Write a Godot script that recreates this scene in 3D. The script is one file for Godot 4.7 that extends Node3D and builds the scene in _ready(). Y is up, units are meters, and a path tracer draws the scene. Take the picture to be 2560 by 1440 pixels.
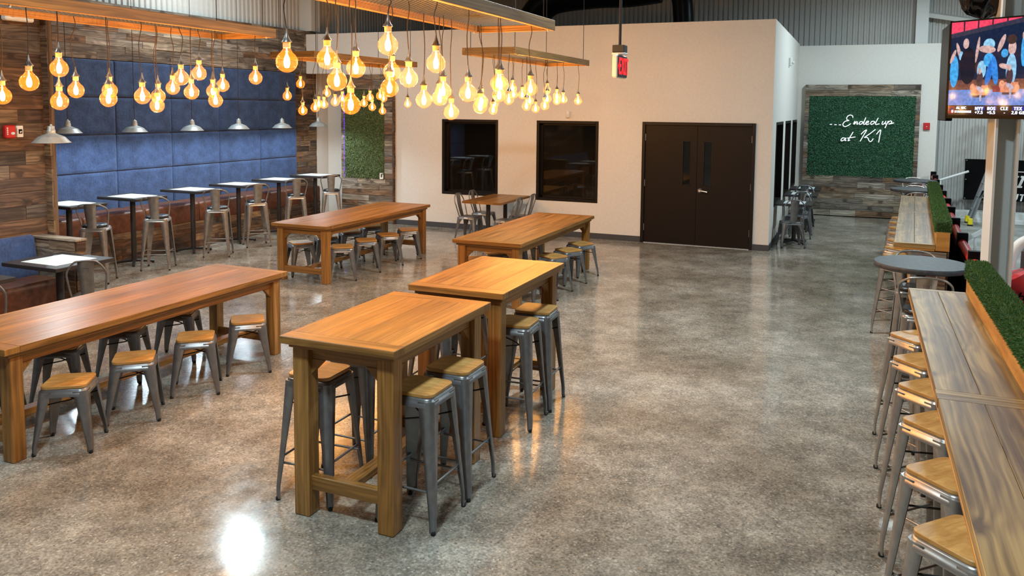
extends Node3D
# A restaurant hall inside a metal warehouse: communal tables, stools, globe-bulb frames, a blue upholstered bench wall.

const PX := 1.0 / 2045.3
var rng := RandomNumberGenerator.new()
var taken := {}
var M := {}
var T := {}
const ORD := ["first", "second", "third", "fourth", "fifth", "sixth", "seventh", "eighth", "ninth", "tenth", "eleventh", "twelfth", "thirteenth", "fourteenth", "fifteenth", "sixteenth", "seventeenth", "eighteenth", "nineteenth", "twentieth", "twenty-first", "twenty-second"]
const COOL := Color(0.88, 0.97, 1.0)
const AMBER := Color(1.0, 0.66, 0.27)
const BULBS := {
	"F1": [Vector3(-5.789, 2.455, -4.070), Vector3(-5.271, 2.549, -3.901), Vector3(-5.271, 2.653, -4.134), Vector3(-5.390, 2.418, -4.221), Vector3(-5.789, 2.510, -4.683), Vector3(-5.788, 2.517, -5.003), Vector3(-5.270, 2.443, -4.541), Vector3(-5.270, 2.466, -4.862), Vector3(-5.788, 2.476, -5.515), Vector3(-5.693, 2.394, -5.410), Vector3(-5.790, 2.555, -5.688), Vector3(-5.271, 2.627, -5.272), Vector3(-5.297, 2.510, -5.411), Vector3(-5.344, 2.679, -5.553), Vector3(-5.785, 2.537, -6.184), Vector3(-5.282, 2.444, -5.677), Vector3(-5.784, 2.595, -6.319), Vector3(-5.272, 2.661, -6.194)],
	"F2": [Vector3(-3.038, 2.653, -3.835), Vector3(-2.960, 2.683, -4.113), Vector3(-2.996, 2.558, -4.261), Vector3(-3.039, 2.648, -4.533), Vector3(-2.636, 2.770, -4.274), Vector3(-3.039, 2.644, -4.979), Vector3(-2.980, 2.529, -4.849), Vector3(-2.780, 2.590, -4.766), Vector3(-2.991, 2.411, -4.401), Vector3(-3.040, 2.454, -5.436), Vector3(-2.511, 2.680, -4.647), Vector3(-3.039, 2.473, -5.684), Vector3(-2.946, 2.523, -5.567), Vector3(-3.039, 2.361, -5.881), Vector3(-2.480, 2.498, -5.048), Vector3(-3.039, 2.453, -6.446), Vector3(-2.986, 2.411, -6.315), Vector3(-2.624, 2.592, -5.871), Vector3(-2.480, 2.571, -5.593), Vector3(-2.874, 2.509, -6.458), Vector3(-2.587, 2.563, -6.460)],
	"F3": [Vector3(-7.236, 2.537, -9.132), Vector3(-7.369, 2.714, -9.596), Vector3(-6.978, 2.340, -9.131), Vector3(-6.801, 2.385, -9.167), Vector3(-7.319, 2.434, -9.952), Vector3(-7.326, 2.429, -10.088), Vector3(-7.370, 2.599, -10.220), Vector3(-6.801, 2.462, -9.626), Vector3(-7.369, 2.519, -10.619), Vector3(-7.161, 2.455, -10.898), Vector3(-7.323, 2.548, -11.319), Vector3(-7.369, 2.393, -11.454), Vector3(-6.800, 2.566, -10.790), Vector3(-7.249, 2.539, -11.610), Vector3(-7.341, 2.332, -11.719), Vector3(-6.859, 2.451, -11.719)],
	"F4": [Vector3(-4.499, 2.456, -9.953), Vector3(-4.455, 2.372, -9.818), Vector3(-4.463, 2.676, -10.475), Vector3(-4.500, 2.590, -10.606), Vector3(-3.980, 2.497, -9.232), Vector3(-4.500, 2.590, -10.923), Vector3(-3.940, 2.427, -9.709), Vector3(-4.348, 2.504, -10.832), Vector3(-4.500, 2.391, -11.455), Vector3(-4.500, 2.677, -11.937), Vector3(-3.958, 2.529, -10.503), Vector3(-3.941, 2.436, -10.369), Vector3(-4.304, 2.583, -11.839), Vector3(-4.351, 2.511, -11.969), Vector3(-4.180, 2.534, -11.782), Vector3(-4.006, 2.513, -11.968)],
}

func _ready() -> void:
	rng.seed = 7
	setup_view()
	make_materials()
	build_shell()
	build_left_wall()
	build_white_room()
	build_sign_wall()
	build_tables_and_stools()
	build_blue_bench()
	build_booth()
	build_window_table()
	build_side_tables()
	build_bars()
	build_track_side()
	build_frames_and_bulbs()
	build_pendants()
	build_small_fittings()

# ---------------------------------------------------------------- view and large lights
func setup_view() -> void:
	var cam := Camera3D.new()
	cam.name = "camera"
	add_child(cam)
	cam.near = 0.05
	cam.far = 120.0
	cam.projection = Camera3D.PROJECTION_FRUSTUM
	cam.size = 0.05 * 1440.0 * PX
	cam.frustum_offset = Vector2(0.0, -0.05 * 276.8 * PX)
	cam.position = Vector3(0, 2.4, 0)
	cam.rotation = Vector3(-0.0844666, 0.402323, 0.00872)
	cam.current = true
	var env := Environment.new()
	env.background_mode = Environment.BG_COLOR
	env.background_color = Color(0, 0, 0)
	env.tonemap_mode = Environment.TONE_MAPPER_LINEAR
	env.tonemap_exposure = 1.35
	env.sdfgi_enabled = true
	env.ssao_enabled = true
	env.ssil_enabled = true
	var we := WorldEnvironment.new()
	we.name = "world_environment"
	we.environment = env
	add_child(we)
	# high-bay fixtures under the roof (built as lamps in build_shell)

func high_bay(at: Vector3, energy: float, label: String, size := Vector2(0.5, 0.5), turn := 0.0) -> void:
	var t = thing("high_bay_light", label, "ceiling light", at, turn, "high-bay lights under the roof")
	var s := st()
	box(s, Vector3(0, 0.05, 0), Vector3(size.x + 0.06, 0.08, size.y + 0.06))
	put("housing", s, M.dark_metal, t)
	s = st()
	box(s, Vector3(0, 0.0, 0), Vector3(size.x, 0.015, size.y))
	put("diffuser", s, M.lamp_white, t)
	for x in [-0.15, 0.15]:
		s = st()
		tube(s, [Vector3(x, 0.09, 0), Vector3(x, 7.58 - at.y, 0)], 0.006, 4)
		put("suspension_cable", s, M.dark_metal, t)
	var l := AreaLight3D.new()
	l.name = "high_bay_glow"
	l.area_size = size
	l.light_color = COOL
	l.light_energy = energy
	l.shadow_enabled = true
	l.area_range = 40.0
	l.rotation = Vector3(-PI / 2, 0, 0)
	l.position = Vector3(0, -0.012, 0)
	t.add_child(l)

# ---------------------------------------------------------------- naming
func numbered(n: String) -> String:
	if not taken.has(n):
		taken[n] = 0
		return n
	taken[n] += 1
	return "%s_%03d" % [n, taken[n]]

func thing(called: String, label: String, category: String, at := Vector3.ZERO, turn := 0.0, group := "") -> Node3D:
	var o := Node3D.new()
	o.name = numbered(called)
	add_child(o)
	o.position = at
	o.rotation.y = turn
	tag(o, label, category, group)
	return o

func tag(o: Node, label: String, category: String, group := "") -> void:
	o.set_meta("label", label)
	o.set_meta("category", category)
	if group != "":
		o.set_meta("group", group)

func structure(called: String) -> Node3D:
	var o := Node3D.new()
	o.name = numbered(called)
	o.set_meta("kind", "structure")
	add_child(o)
	return o

func put(called: String, s, mat: Material, parent: Node = self) -> MeshInstance3D:
	var o := MeshInstance3D.new()
	o.mesh = s if s is Mesh else done(s)
	o.material_override = mat
	if parent == self:
		o.name = numbered(called)
		add_child(o)
	else:
		o.name = called
		parent.add_child(o, true)
	return o

func shell(called: String, s, mat: Material) -> MeshInstance3D:
	var o := put(called, s, mat)
	o.set_meta("kind", "structure")
	return o

func copy_of(proto: Node3D, at: Vector3, turn: float, label: String, group := "") -> Node3D:
	var c: Node3D = proto
	if proto.has_meta("used"):
		c = proto.duplicate()
		c.name = numbered(proto.get_meta("base_name"))
		add_child(c)
	else:
		proto.set_meta("used", true)
		var n := String(proto.name)
		proto.set_meta("base_name", n.substr(0, n.length() - 4) if n.right(4).begins_with("_0") else n)
	c.position = at
	c.rotation.y = turn
	c.set_meta("label", label)
	if group != "":
		c.set_meta("group", group)
	return c

# ---------------------------------------------------------------- mesh helpers
func st(smooth := false) -> SurfaceTool:
	var s := SurfaceTool.new()
	s.begin(Mesh.PRIMITIVE_TRIANGLES)
	s.set_smooth_group(0 if smooth else -1)
	return s

func done(s: SurfaceTool) -> ArrayMesh:
	s.generate_normals()
	s.index()
	return s.commit()

func vtx(s: SurfaceTool, p: Vector3, uv: Vector2) -> void:
	s.set_uv(uv)
	s.add_vertex(p)

func quad(s: SurfaceTool, a: Vector3, b: Vector3, c: Vector3, d: Vector3, ua := Vector2.ZERO, ub := Vector2(1, 0), uc := Vector2(1, 1), ud := Vector2(0, 1)) -> void:
	vtx(s, a, ua); vtx(s, c, uc); vtx(s, b, ub)
	vtx(s, a, ua); vtx(s, d, ud); vtx(s, c, uc)

func tri(s: SurfaceTool, a: Vector3, b: Vector3, c: Vector3) -> void:
	vtx(s, a, Vector2(a.x, a.z)); vtx(s, c, Vector2(c.x, c.z)); vtx(s, b, Vector2(b.x, b.z))

func box(s: SurfaceTool, c: Vector3, z: Vector3, grain := 0, off := Vector2.ZERO, bevel := 0.0, basis := Basis()) -> void:
	# a box with uv in metres, u along the grain axis; bevel chamfers the long edges
	var h := z * 0.5
	var faces := [
		[Vector3(1, 0, 0), Vector3(0, 0, -1), Vector3(0, 1, 0)], [Vector3(-1, 0, 0), Vector3(0, 0, 1), Vector3(0, 1, 0)],
		[Vector3(0, 1, 0), Vector3(1, 0, 0), Vector3(0, 0, -1)], [Vector3(0, -1, 0), Vector3(1, 0, 0), Vector3(0, 0, 1)],
		[Vector3(0, 0, 1), Vector3(1, 0, 0), Vector3(0, 1, 0)], [Vector3(0, 0, -1), Vector3(-1, 0, 0), Vector3(0, 1, 0)]]
	for f in faces:
		var n: Vector3 = f[0]
		var u: Vector3 = f[1]
		var v: Vector3 = f[2]
		var nn := n * h
		var uu: Vector3 = u * (h - Vector3.ONE * bevel)
		var vv: Vector3 = v * (h - Vector3.ONE * bevel)
		var p := [nn - uu - vv, nn + uu - vv, nn + uu + vv, nn - uu + vv]
		var uvs := []
		for q in p:
			uvs.append(grain_uv(q, n, grain) + off)
		quad(s, c + basis * p[0], c + basis * p[1], c + basis * p[2], c + basis * p[3], uvs[0], uvs[1], uvs[2], uvs[3])
	if bevel > 0.0:
		var b := bevel
		for i in 3:
			var j := (i + 1) % 3
			var k := (i + 2) % 3
			for sj in [-1.0, 1.0]:
				for sk in [-1.0, 1.0]:
					var a := Vector3.ZERO
					a[j] = sj * h[j]; a[k] = sk * (h[k] - b)
					var d := Vector3.ZERO
					d[j] = sj * (h[j] - b); d[k] = sk * h[k]
					var e := Vector3.ZERO
					e[i] = h[i] - b
					var q := [a - e, a + e, d + e, d - e]
					var nrm: Vector3 = (q[1] - q[0]).cross(q[2] - q[0])
					if nrm.dot(a + d) < 0:
						q = [a - e, d - e, d + e, a + e]
					var w := []
					for x in q:
						var side := Vector3.ZERO
						side[j] = sj
						w.append(grain_uv(x, side, grain) + off)
					quad(s, c + basis * q[0], c + basis * q[1], c + basis * q[2], c + basis * q[3], w[0], w[1], w[2], w[3])
		for sx in [-1.0, 1.0]:
			for sy in [-1.0, 1.0]:
				for sz in [-1.0, 1.0]:
					var sg := Vector3(sx, sy, sz)
					var pa := Vector3(h.x, h.y - b, h.z - b) * sg
					var pb := Vector3(h.x - b, h.y, h.z - b) * sg
					var pc := Vector3(h.x - b, h.y - b, h.z) * sg
					if sx * sy * sz > 0:
						tri(s, c + basis * pa, c + basis * pb, c + basis * pc)
					else:
						tri(s, c + basis * pa, c + basis * pc, c + basis * pb)

func grain_uv(p: Vector3, n: Vector3, grain: int) -> Vector2:
	var ax := 0
	if absf(n.y) > 0.5:
		ax = 1
	elif absf(n.z) > 0.5:
		ax = 2
	var others := []
	for i in 3:
		if i != ax:
			others.append(i)
	if ax == grain:
		return Vector2(p[others[0]] * 0.3, p[others[1]])
	var other: int = others[0] if others[1] == grain else others[1]
	return Vector2(p[grain], p[other])

func loft(s: SurfaceTool, rings: Array, cap0 := true, cap1 := true) -> void:
	# rings from bottom to top, each counter-clockwise seen from the far end
	for r in rings.size() - 1:
		var a: Array = rings[r]
		var b: Array = rings[r + 1]
		var n := a.size()
		for i in n:
			var j := (i + 1) % n
			var u0 := float(i) / n
			var u1 := float(i + 1) / n
			if a[i].distance_squared_to(a[j]) < 1e-12:
				tri(s, a[i], b[j], b[i])
			elif b[i].distance_squared_to(b[j]) < 1e-12:
				tri(s, a[i], a[j], b[i])
			else:
				quad(s, a[i], a[j], b[j], b[i], Vector2(u0, r), Vector2(u1, r), Vector2(u1, r + 1), Vector2(u0, r + 1))
	if cap0:
		fan(s, rings[0], true)
	if cap1:
		fan(s, rings[-1], false)

func fan(s: SurfaceTool, ring: Array, down: bool) -> void:
	var c := Vector3.ZERO
	for p in ring:
		c += p
	c /= ring.size()
	s.set_smooth_group(-1)
	for i in ring.size():
		var j := (i + 1) % ring.size()
		if down:
			tri(s, c, ring[j], ring[i])
		else:
			tri(s, c, ring[i], ring[j])
	s.set_smooth_group(0)

func lathe(s: SurfaceTool, profile: Array, at := Vector3.ZERO, sides := 16, cap0 := false, cap1 := false) -> void:
	var rings := []
	for p in profile:
		var ring := []
		for i in sides:
			var a := TAU * i / sides
			ring.append(at + Vector3(cos(a) * p.x, p.y, -sin(a) * p.x))
		rings.append(ring)
	loft(s, rings, cap0, cap1)

func tube(s: SurfaceTool, pts: Array, radius: float, sides := 6, closed_ends := true) -> void:
	var rings := []
	var ref := Vector3(0.13, 0.31, 0.94).normalized()
	var u := Vector3.ZERO
	for i in pts.size():
		var d: Vector3 = (pts[mini(i + 1, pts.size() - 1)] - pts[maxi(i - 1, 0)]).normalized()
		if u == Vector3.ZERO:
			if absf(ref.dot(d)) > 0.95:
				ref = Vector3(1, 0, 0)
			u = (ref - d * ref.dot(d)).normalized()
		else:
			u = (u - d * u.dot(d)).normalized()
		var w := d.cross(u)
		var ring := []
		for k in sides:
			var a := TAU * k / sides
			ring.append(pts[i] + (u * cos(a) + w * sin(a)) * radius)
		rings.append(ring)
	loft(s, rings, closed_ends, closed_ends)

func smooth_path(pts: Array, steps := 5) -> Array:
	var c := Curve3D.new()
	for i in pts.size():
		var a: Vector3 = pts[maxi(i - 1, 0)]
		var b: Vector3 = pts[mini(i + 1, pts.size() - 1)]
		var t: Vector3 = (b - a) / 6.0
		c.add_point(pts[i], -t, t)
	var out := []
	for i in pts.size() - 1:
		for k in steps:
			out.append(c.sample(i, float(k) / steps))
	out.append(pts[-1])
	return out

func rounded_square(hx: float, hz: float, r: float, y: float, seg := 4) -> Array:
	var ring := []
	var corners := [[1, -1, 0.0], [-1, -1, PI / 2], [-1, 1, PI], [1, 1, 1.5 * PI]]
	for c in corners:
		for k in seg + 1:
			var a: float = c[2] + PI / 2 * k / seg
			ring.append(Vector3(c[0] * (hx - r) + cos(a) * r, y, c[1] * (hz - r) - sin(a) * r))
	return ring

func ccw(ring: Array) -> Array:
	var area := 0.0
	for i in ring.size():
		var a: Vector3 = ring[i]
		var b: Vector3 = ring[(i + 1) % ring.size()]
		area += a.x * -b.z + a.z * b.x
	if area < 0:
		ring.reverse()
	return ring

# ---------------------------------------------------------------- textures and materials
func noise(freq: float, sd: int, octaves := 4, type := FastNoiseLite.TYPE_SIMPLEX_SMOOTH) -> FastNoiseLite:
	var n := FastNoiseLite.new()
	n.seed = sd
	n.frequency = freq
	n.noise_type = type
	n.fractal_octaves = octaves
	return n

func as_texture(data: PackedByteArray, w: int, h: int, fmt := Image.FORMAT_RGB8) -> ImageTexture:
	return ImageTexture.create_from_image(Image.create_from_data(w, h, false, fmt, data))

func wood_texture(w: int, h: int, sd: int, dark: Color, light: Color, contrast: float, streak: float, knots: int, radius := 0.22) -> ImageTexture:
	# grain runs along u; seamless in u
	var n1 := noise(1.0, sd, 4)
	var n2 := noise(1.0, sd + 1, 3)
	var data := PackedByteArray()
	data.resize(w * h * 3)
	var kn := []
	var lr := RandomNumberGenerator.new()
	lr.seed = sd
	for i in knots:
		kn.append(Vector3(lr.randf() * w, lr.randf() * h, lr.randf_range(0.006, 0.014) * w))
	var cs := []
	for x in w:
		var a := TAU * x / w
		cs.append(Vector2(cos(a), sin(a)) * radius)
	var o := 0
	for y in h:
		var vy := float(y) / h
		for x in w:
			var c: Vector2 = cs[x]
			var bend := n2.get_noise_3d(c.x, c.y, vy * 3.0)
			var k := 0.0
			var shift := 0.0
			for q in kn:
				var dx: float = (x - q.x) / (q.z * 2.2)
				var dy: float = (y - q.y) / q.z
				var dd := dx * dx + dy * dy
				if dd < 9.0:
					var e := exp(-dd)
					k = maxf(k, e)
					shift += e * signf(dy) * 0.05
			var t := 0.5 + contrast * (0.9 * n1.get_noise_3d(c.x + 5.0, c.y, (vy + bend * 0.03 + shift) * streak) + 0.7 * bend + 0.16 * sin((vy * 60.0 + bend * 16.0 + shift * 60.0)))
			t = clampf(t - k * 0.9, 0.0, 1.0)
			data[o] = int(255.0 * lerpf(dark.r, light.r, t))
			data[o + 1] = int(255.0 * lerpf(dark.g, light.g, t))
			data[o + 2] = int(255.0 * lerpf(dark.b, light.b, t))
			o += 3
	return as_texture(data, w, h)

func floor_texture(size: int) -> ImageTexture:
	var a := noise(0.006, 21, 4).get_seamless_image(size, size).get_data()
	var b := noise(0.09, 22, 3).get_seamless_image(size, size).get_data()
	var c := noise(0.028, 23, 3).get_seamless_image(size, size).get_data()
	var data := PackedByteArray()
	data.resize(size * size * 3)
	for i in size * size:
		var t := 0.30 * a[i] + 0.28 * c[i] + 0.42 * b[i]
		var v := 158.0 + (t - 127.0) * 0.62
		data[i * 3] = clampi(int(v * 1.0), 0, 255)
		data[i * 3 + 1] = clampi(int(v * 0.97), 0, 255)
		data[i * 3 + 2] = clampi(int(v * 0.915), 0, 255)
	var lr := RandomNumberGenerator.new()
	lr.seed = 5
	for k in 26000:
		var cx := lr.randi_range(0, size - 1)
		var cy := lr.randi_range(0, size - 1)
		var r := 0.7 + pow(lr.randf(), 3.0) * 3.0
		var squash := lr.randf_range(0.4, 1.0)
		var ang := lr.randf() * PI
		var kind := lr.randf()
		var col := Vector3(216, 212, 202) if kind < 0.45 else (Vector3(104, 96, 88) if kind < 0.85 else Vector3(172, 148, 118))
		var mixv := lr.randf_range(0.25, 0.8)
		var ri := int(ceil(r))
		for y in range(-ri, ri + 1):
			for x in range(-ri, ri + 1):
				var px := x * cos(ang) + y * sin(ang)
				var py := (-x * sin(ang) + y * cos(ang)) / squash
				if px * px + py * py <= r * r:
					var p: int = (posmod(cy + y, size) * size + posmod(cx + x, size)) * 3
					data[p] = int(lerpf(data[p], col.x, mixv))
					data[p + 1] = int(lerpf(data[p + 1], col.y, mixv))
					data[p + 2] = int(lerpf(data[p + 2], col.z, mixv))
	return as_texture(data, size, size)

func noise_texture(size: int, freq: float, sd: int, lo: Color, hi: Color, gain := 1.0, octaves := 4) -> ImageTexture:
	var a := noise(freq, sd, octaves).get_seamless_image(size, size).get_data()
	var data := PackedByteArray()
	data.resize(size * size * 3)
	for i in size * size:
		var t := clampf(0.5 + (a[i] / 255.0 - 0.5) * gain, 0.0, 1.0)
		data[i * 3] = int(255.0 * lerpf(lo.r, hi.r, t))
		data[i * 3 + 1] = int(255.0 * lerpf(lo.g, hi.g, t))
		data[i * 3 + 2] = int(255.0 * lerpf(lo.b, hi.b, t))
	return as_texture(data, size, size)

func denim_texture(size: int) -> ImageTexture:
	var a := noise(0.008, 41, 4).get_seamless_image(size, size).get_data()
	var c := noise(0.05, 42, 3).get_seamless_image(size, size).get_data()
	var st1 := noise(0.12, 43, 2)
	var data := PackedByteArray()
	data.resize(size * size * 3)
	for y in size:
		for x in size:
			var i := y * size + x
			var t := (a[i] - 127.0) * 0.20 + (c[i] - 127.0) * 0.16 + st1.get_noise_2d(x * 1.0, y * 0.06) * 16.0
			data[i * 3] = clampi(int(40 + t * 0.42), 0, 255)
			data[i * 3 + 1] = clampi(int(62 + t * 0.5), 0, 255)
			data[i * 3 + 2] = clampi(int(100 + t * 0.6), 0, 255)
	return as_texture(data, size, size)

func mat(color: Color, rough := 0.6, metal := 0.0, tex: Texture2D = null, uv := Vector3.ONE, tri_world := 0) -> StandardMaterial3D:
	var m := StandardMaterial3D.new()
	m.albedo_color = color
	m.roughness = rough
	m.metallic = metal
	m.cull_mode = BaseMaterial3D.CULL_DISABLED
	if tex:
		m.albedo_texture = tex
		m.uv1_scale = uv
		if tri_world > 0:
			m.uv1_triplanar = true
			m.uv1_world_triplanar = tri_world == 2
			m.uv1_triplanar_sharpness = 8.0
	return m

func glow(color: Color, strength: float) -> StandardMaterial3D:
	var m := mat(color, 0.5)
	m.emission_enabled = true
	m.emission = color
	m.emission_energy_multiplier = strength
	return m

func make_materials() -> void:
	T.table = wood_texture(1024, 384, 11, Color8(108, 77, 38), Color8(186, 138, 76), 0.58, 30.0, 0)
	T.bar = wood_texture(1024, 320, 15, Color8(100, 74, 42), Color8(182, 148, 94), 0.72, 24.0, 3, 0.22)
	T.barn = wood_texture(1024, 320, 13, Color8(112, 104, 98), Color8(232, 226, 218), 0.75, 34.0, 6, 0.38)
	T.ply = wood_texture(512, 256, 17, Color8(170, 122, 62), Color8(214, 168, 100), 0.6, 12.0, 0, 0.4)
	T.floor = floor_texture(1024)
	T.coarse = noise_texture(512, 0.010, 51, Color8(206, 199, 190), Color8(255, 253, 249), 1.5)
	T.smudge = noise_texture(512, 0.016, 52, Color8(150, 150, 150), Color8(255, 255, 255), 1.8)
	T.denim = denim_texture(512)
	T.paint = noise_texture(256, 0.08, 53, Color8(246, 246, 246), Color8(255, 255, 255), 1.0)
	T.leather = noise_texture(256, 0.05, 54, Color8(200, 200, 200), Color8(255, 255, 255), 1.6)
	T.steel = noise_texture(256, 0.02, 55, Color8(232, 232, 232), Color8(255, 255, 255), 1.8)

	M.floor = mat(Color(1, 1, 1), 0.17, 0.0, T.floor, Vector3.ONE / 2.3, 2)
	M.floor.metallic_specular = 0.43
	M.floor.roughness_texture = T.smudge
	M.floor.detail_enabled = true
	M.floor.detail_albedo = T.coarse
	M.floor.detail_blend_mode = BaseMaterial3D.BLEND_MODE_MUL
	M.floor.detail_uv_layer = BaseMaterial3D.DETAIL_UV_2
	M.floor.uv2_triplanar = true
	M.floor.uv2_world_triplanar = true
	M.floor.uv2_scale = Vector3.ONE / 5.7
	M.joint = mat(Color8(92, 86, 78), 0.8)
	M.track = mat(Color8(168, 170, 168), 0.5, 0.0, T.coarse, Vector3.ONE / 3.1, 2)
	M.table = mat(Color8(255, 250, 242), 0.38, 0.0, T.table, Vector3(0.5, 1.6, 1))
	M.table_b = mat(Color8(232, 222, 206), 0.38, 0.0, T.table, Vector3(0.5, 1.6, 1))
	M.table_c = mat(Color8(255, 240, 214), 0.38, 0.0, T.table, Vector3(0.5, 1.6, 1))
	M.frame_wood = mat(Color8(240, 232, 208), 0.5, 0.0, T.table, Vector3(0.5, 1.6, 1))
	M.bar = mat(Color8(250, 246, 236), 0.42, 0.0, T.bar, Vector3(0.55, 1.5, 1))
	M.ply = mat(Color(1, 1, 1), 0.42, 0.0, T.ply, Vector3(2.0, 3.0, 1))
	M.ply_edge = mat(Color8(150, 96, 48), 0.6)
	M.planter = mat(Color8(255, 238, 200), 0.5, 0.0, T.ply, Vector3(0.6, 1.6, 1))
	var tones := [Color8(134, 104, 80), Color8(158, 130, 100), Color8(116, 90, 72), Color8(186, 154, 118), Color8(104, 86, 72), Color8(144, 120, 98), Color8(148, 110, 78), Color8(126, 112, 100)]
	var greys := [Color8(178, 164, 148), Color8(156, 144, 132), Color8(196, 182, 162), Color8(138, 128, 118), Color8(172, 152, 130), Color8(164, 156, 147), Color8(164, 130, 102), Color8(206, 197, 185)]
	M.barn = []
	for c in tones:
		M.barn.append(mat(c, 0.75, 0.0, T.barn, Vector3(0.5, 1.1, 1)))
	M.barn_grey = []
	for c in greys:
		M.barn_grey.append(mat(c, 0.75, 0.0, T.barn, Vector3(0.5, 1.1, 1)))
	M.backing = mat(Color8(40, 30, 24), 0.9)
	M.steel = mat(Color8(134, 135, 137), 0.34, 0.65, T.steel, Vector3.ONE * 2.0, 1)
	M.steel_light = mat(Color8(172, 168, 163), 0.30, 0.7, T.steel, Vector3.ONE * 2.0, 1)
	M.zinc = mat(Color8(196, 206, 210), 0.45, 0.35, T.steel, Vector3.ONE * 2.0, 1)
	M.chrome = mat(Color8(232, 230, 226), 0.28, 0.8)
	M.dark_metal = mat(Color8(38, 36, 35), 0.5, 0.2)
	M.rubber = mat(Color8(26, 25, 25), 0.8)
	M.cushion = mat(Color8(30, 31, 34), 0.38)
	M.black_top = mat(Color8(44, 40, 39), 0.5)
	M.grey_top = mat(Color8(70, 72, 76), 0.5, 0.0, T.leather, Vector3.ONE * 1.2, 1)
	M.inlay = mat(Color8(222, 230, 232), 0.35)
	M.wall = mat(Color8(226, 220, 212), 0.85, 0.0, T.paint, Vector3.ONE * 0.8, 2)
	M.metal_wall = mat(Color8(194, 192, 187), 0.5, 0.0, T.paint, Vector3.ONE * 0.4, 2)
	M.ceiling = mat(Color8(58, 58, 60), 0.9)
	M.base = mat(Color8(66, 66, 70), 0.6)
	M.bronze = mat(Color8(26, 21, 18), 0.45)
	M.bronze.metallic_specular = 0.35
	M.door = mat(Color8(30, 22, 18), 0.45)
	M.door.metallic_specular = 0.3
	M.glass = mat(Color(0.03, 0.028, 0.026, 0.45), 0.02)
	M.glass.transparency = BaseMaterial3D.TRANSPARENCY_ALPHA
	M.denim = mat(Color(1, 1, 1), 0.85, 0.0, T.denim, Vector3.ONE * 0.9, 2)
	M.denim.rim_enabled = true
	M.denim.rim = 0.3
	M.leather = mat(Color8(112, 66, 44), 0.42, 0.0, T.leather, Vector3.ONE * 0.9, 2)
	M.leaf = mat(Color(1, 1, 1), 0.6)
	M.leaf.vertex_color_use_as_albedo = true
	M.turf = mat(Color8(40, 66, 24), 0.9)
	M.bulb_glass = mat(Color(1.0, 0.70, 0.27, 0.03), 0.03)
	M.bulb_glass.transparency = BaseMaterial3D.TRANSPARENCY_ALPHA
	M.filament = glow(Color(1.0, 0.86, 0.55), 22.0)
	M.collar = mat(Color8(206, 182, 140), 0.5)
	M.horn = mat(Color8(120, 116, 112), 0.35, 0.7)
	M.cord = mat(Color8(48, 36, 30), 0.7)
	M.lamp_white = glow(Color(0.90, 0.97, 1.0), 3.0)
	M.pendant_bulb = glow(Color(0.92, 0.97, 1.0), 8.0)
	M.wire = mat(Color8(120, 112, 98), 0.5, 0.5)
	M.red = mat(Color8(196, 34, 36), 0.45)
	M.rail_red = mat(Color8(222, 46, 44), 0.35)
	M.white = mat(Color8(232, 232, 230), 0.5)
	M.white_steel = mat(Color8(214, 214, 210), 0.55)
	M.black = mat(Color8(13, 13, 14), 0.35)
	M.black.metallic_specular = 0.22
	M.black_gloss = mat(Color8(14, 14, 15), 0.12)
	M.neon = glow(Color(0.95, 0.97, 1.0), 0.55)
	M.exit_red = glow(Color(1.0, 0.10, 0.13), 0.75)
	M.violet = glow(Color(0.45, 0.22, 1.0), 0.9)
	M.yellow = mat(Color8(240, 214, 30), 0.5)
	M.alu = mat(Color8(190, 194, 198), 0.35, 0.8)

# ---------------------------------------------------------------- the building
func corrugated(s: SurfaceTool, a: Vector3, b: Vector3, y0: float, y1: float, pitch: float, depth: float, n: Vector3) -> void:
	var d := (b - a)
	var count := int(d.length() / pitch)
	var prof := [[0.0, 0.0], [0.3, 0.0], [0.45, 1.0], [0.85, 1.0]]
	var pts := []
	for i in count:
		for p in prof:
			pts.append(a + d * ((i + p[0]) / count) + n * (p[1] * depth))
	pts.append(b)
	for i in pts.size() - 1:
		var p: Vector3 = pts[i]
		var q: Vector3 = pts[i + 1]
		quad(s, Vector3(p.x, y0, p.z), Vector3(q.x, y0, q.z), Vector3(q.x, y1, q.z), Vector3(p.x, y1, p.z))

func slab(called: String, lo: Vector3, hi: Vector3, m: Material) -> MeshInstance3D:
	var s := st()
	box(s, (lo + hi) * 0.5, hi - lo)
	return shell(called, s, m)

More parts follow.
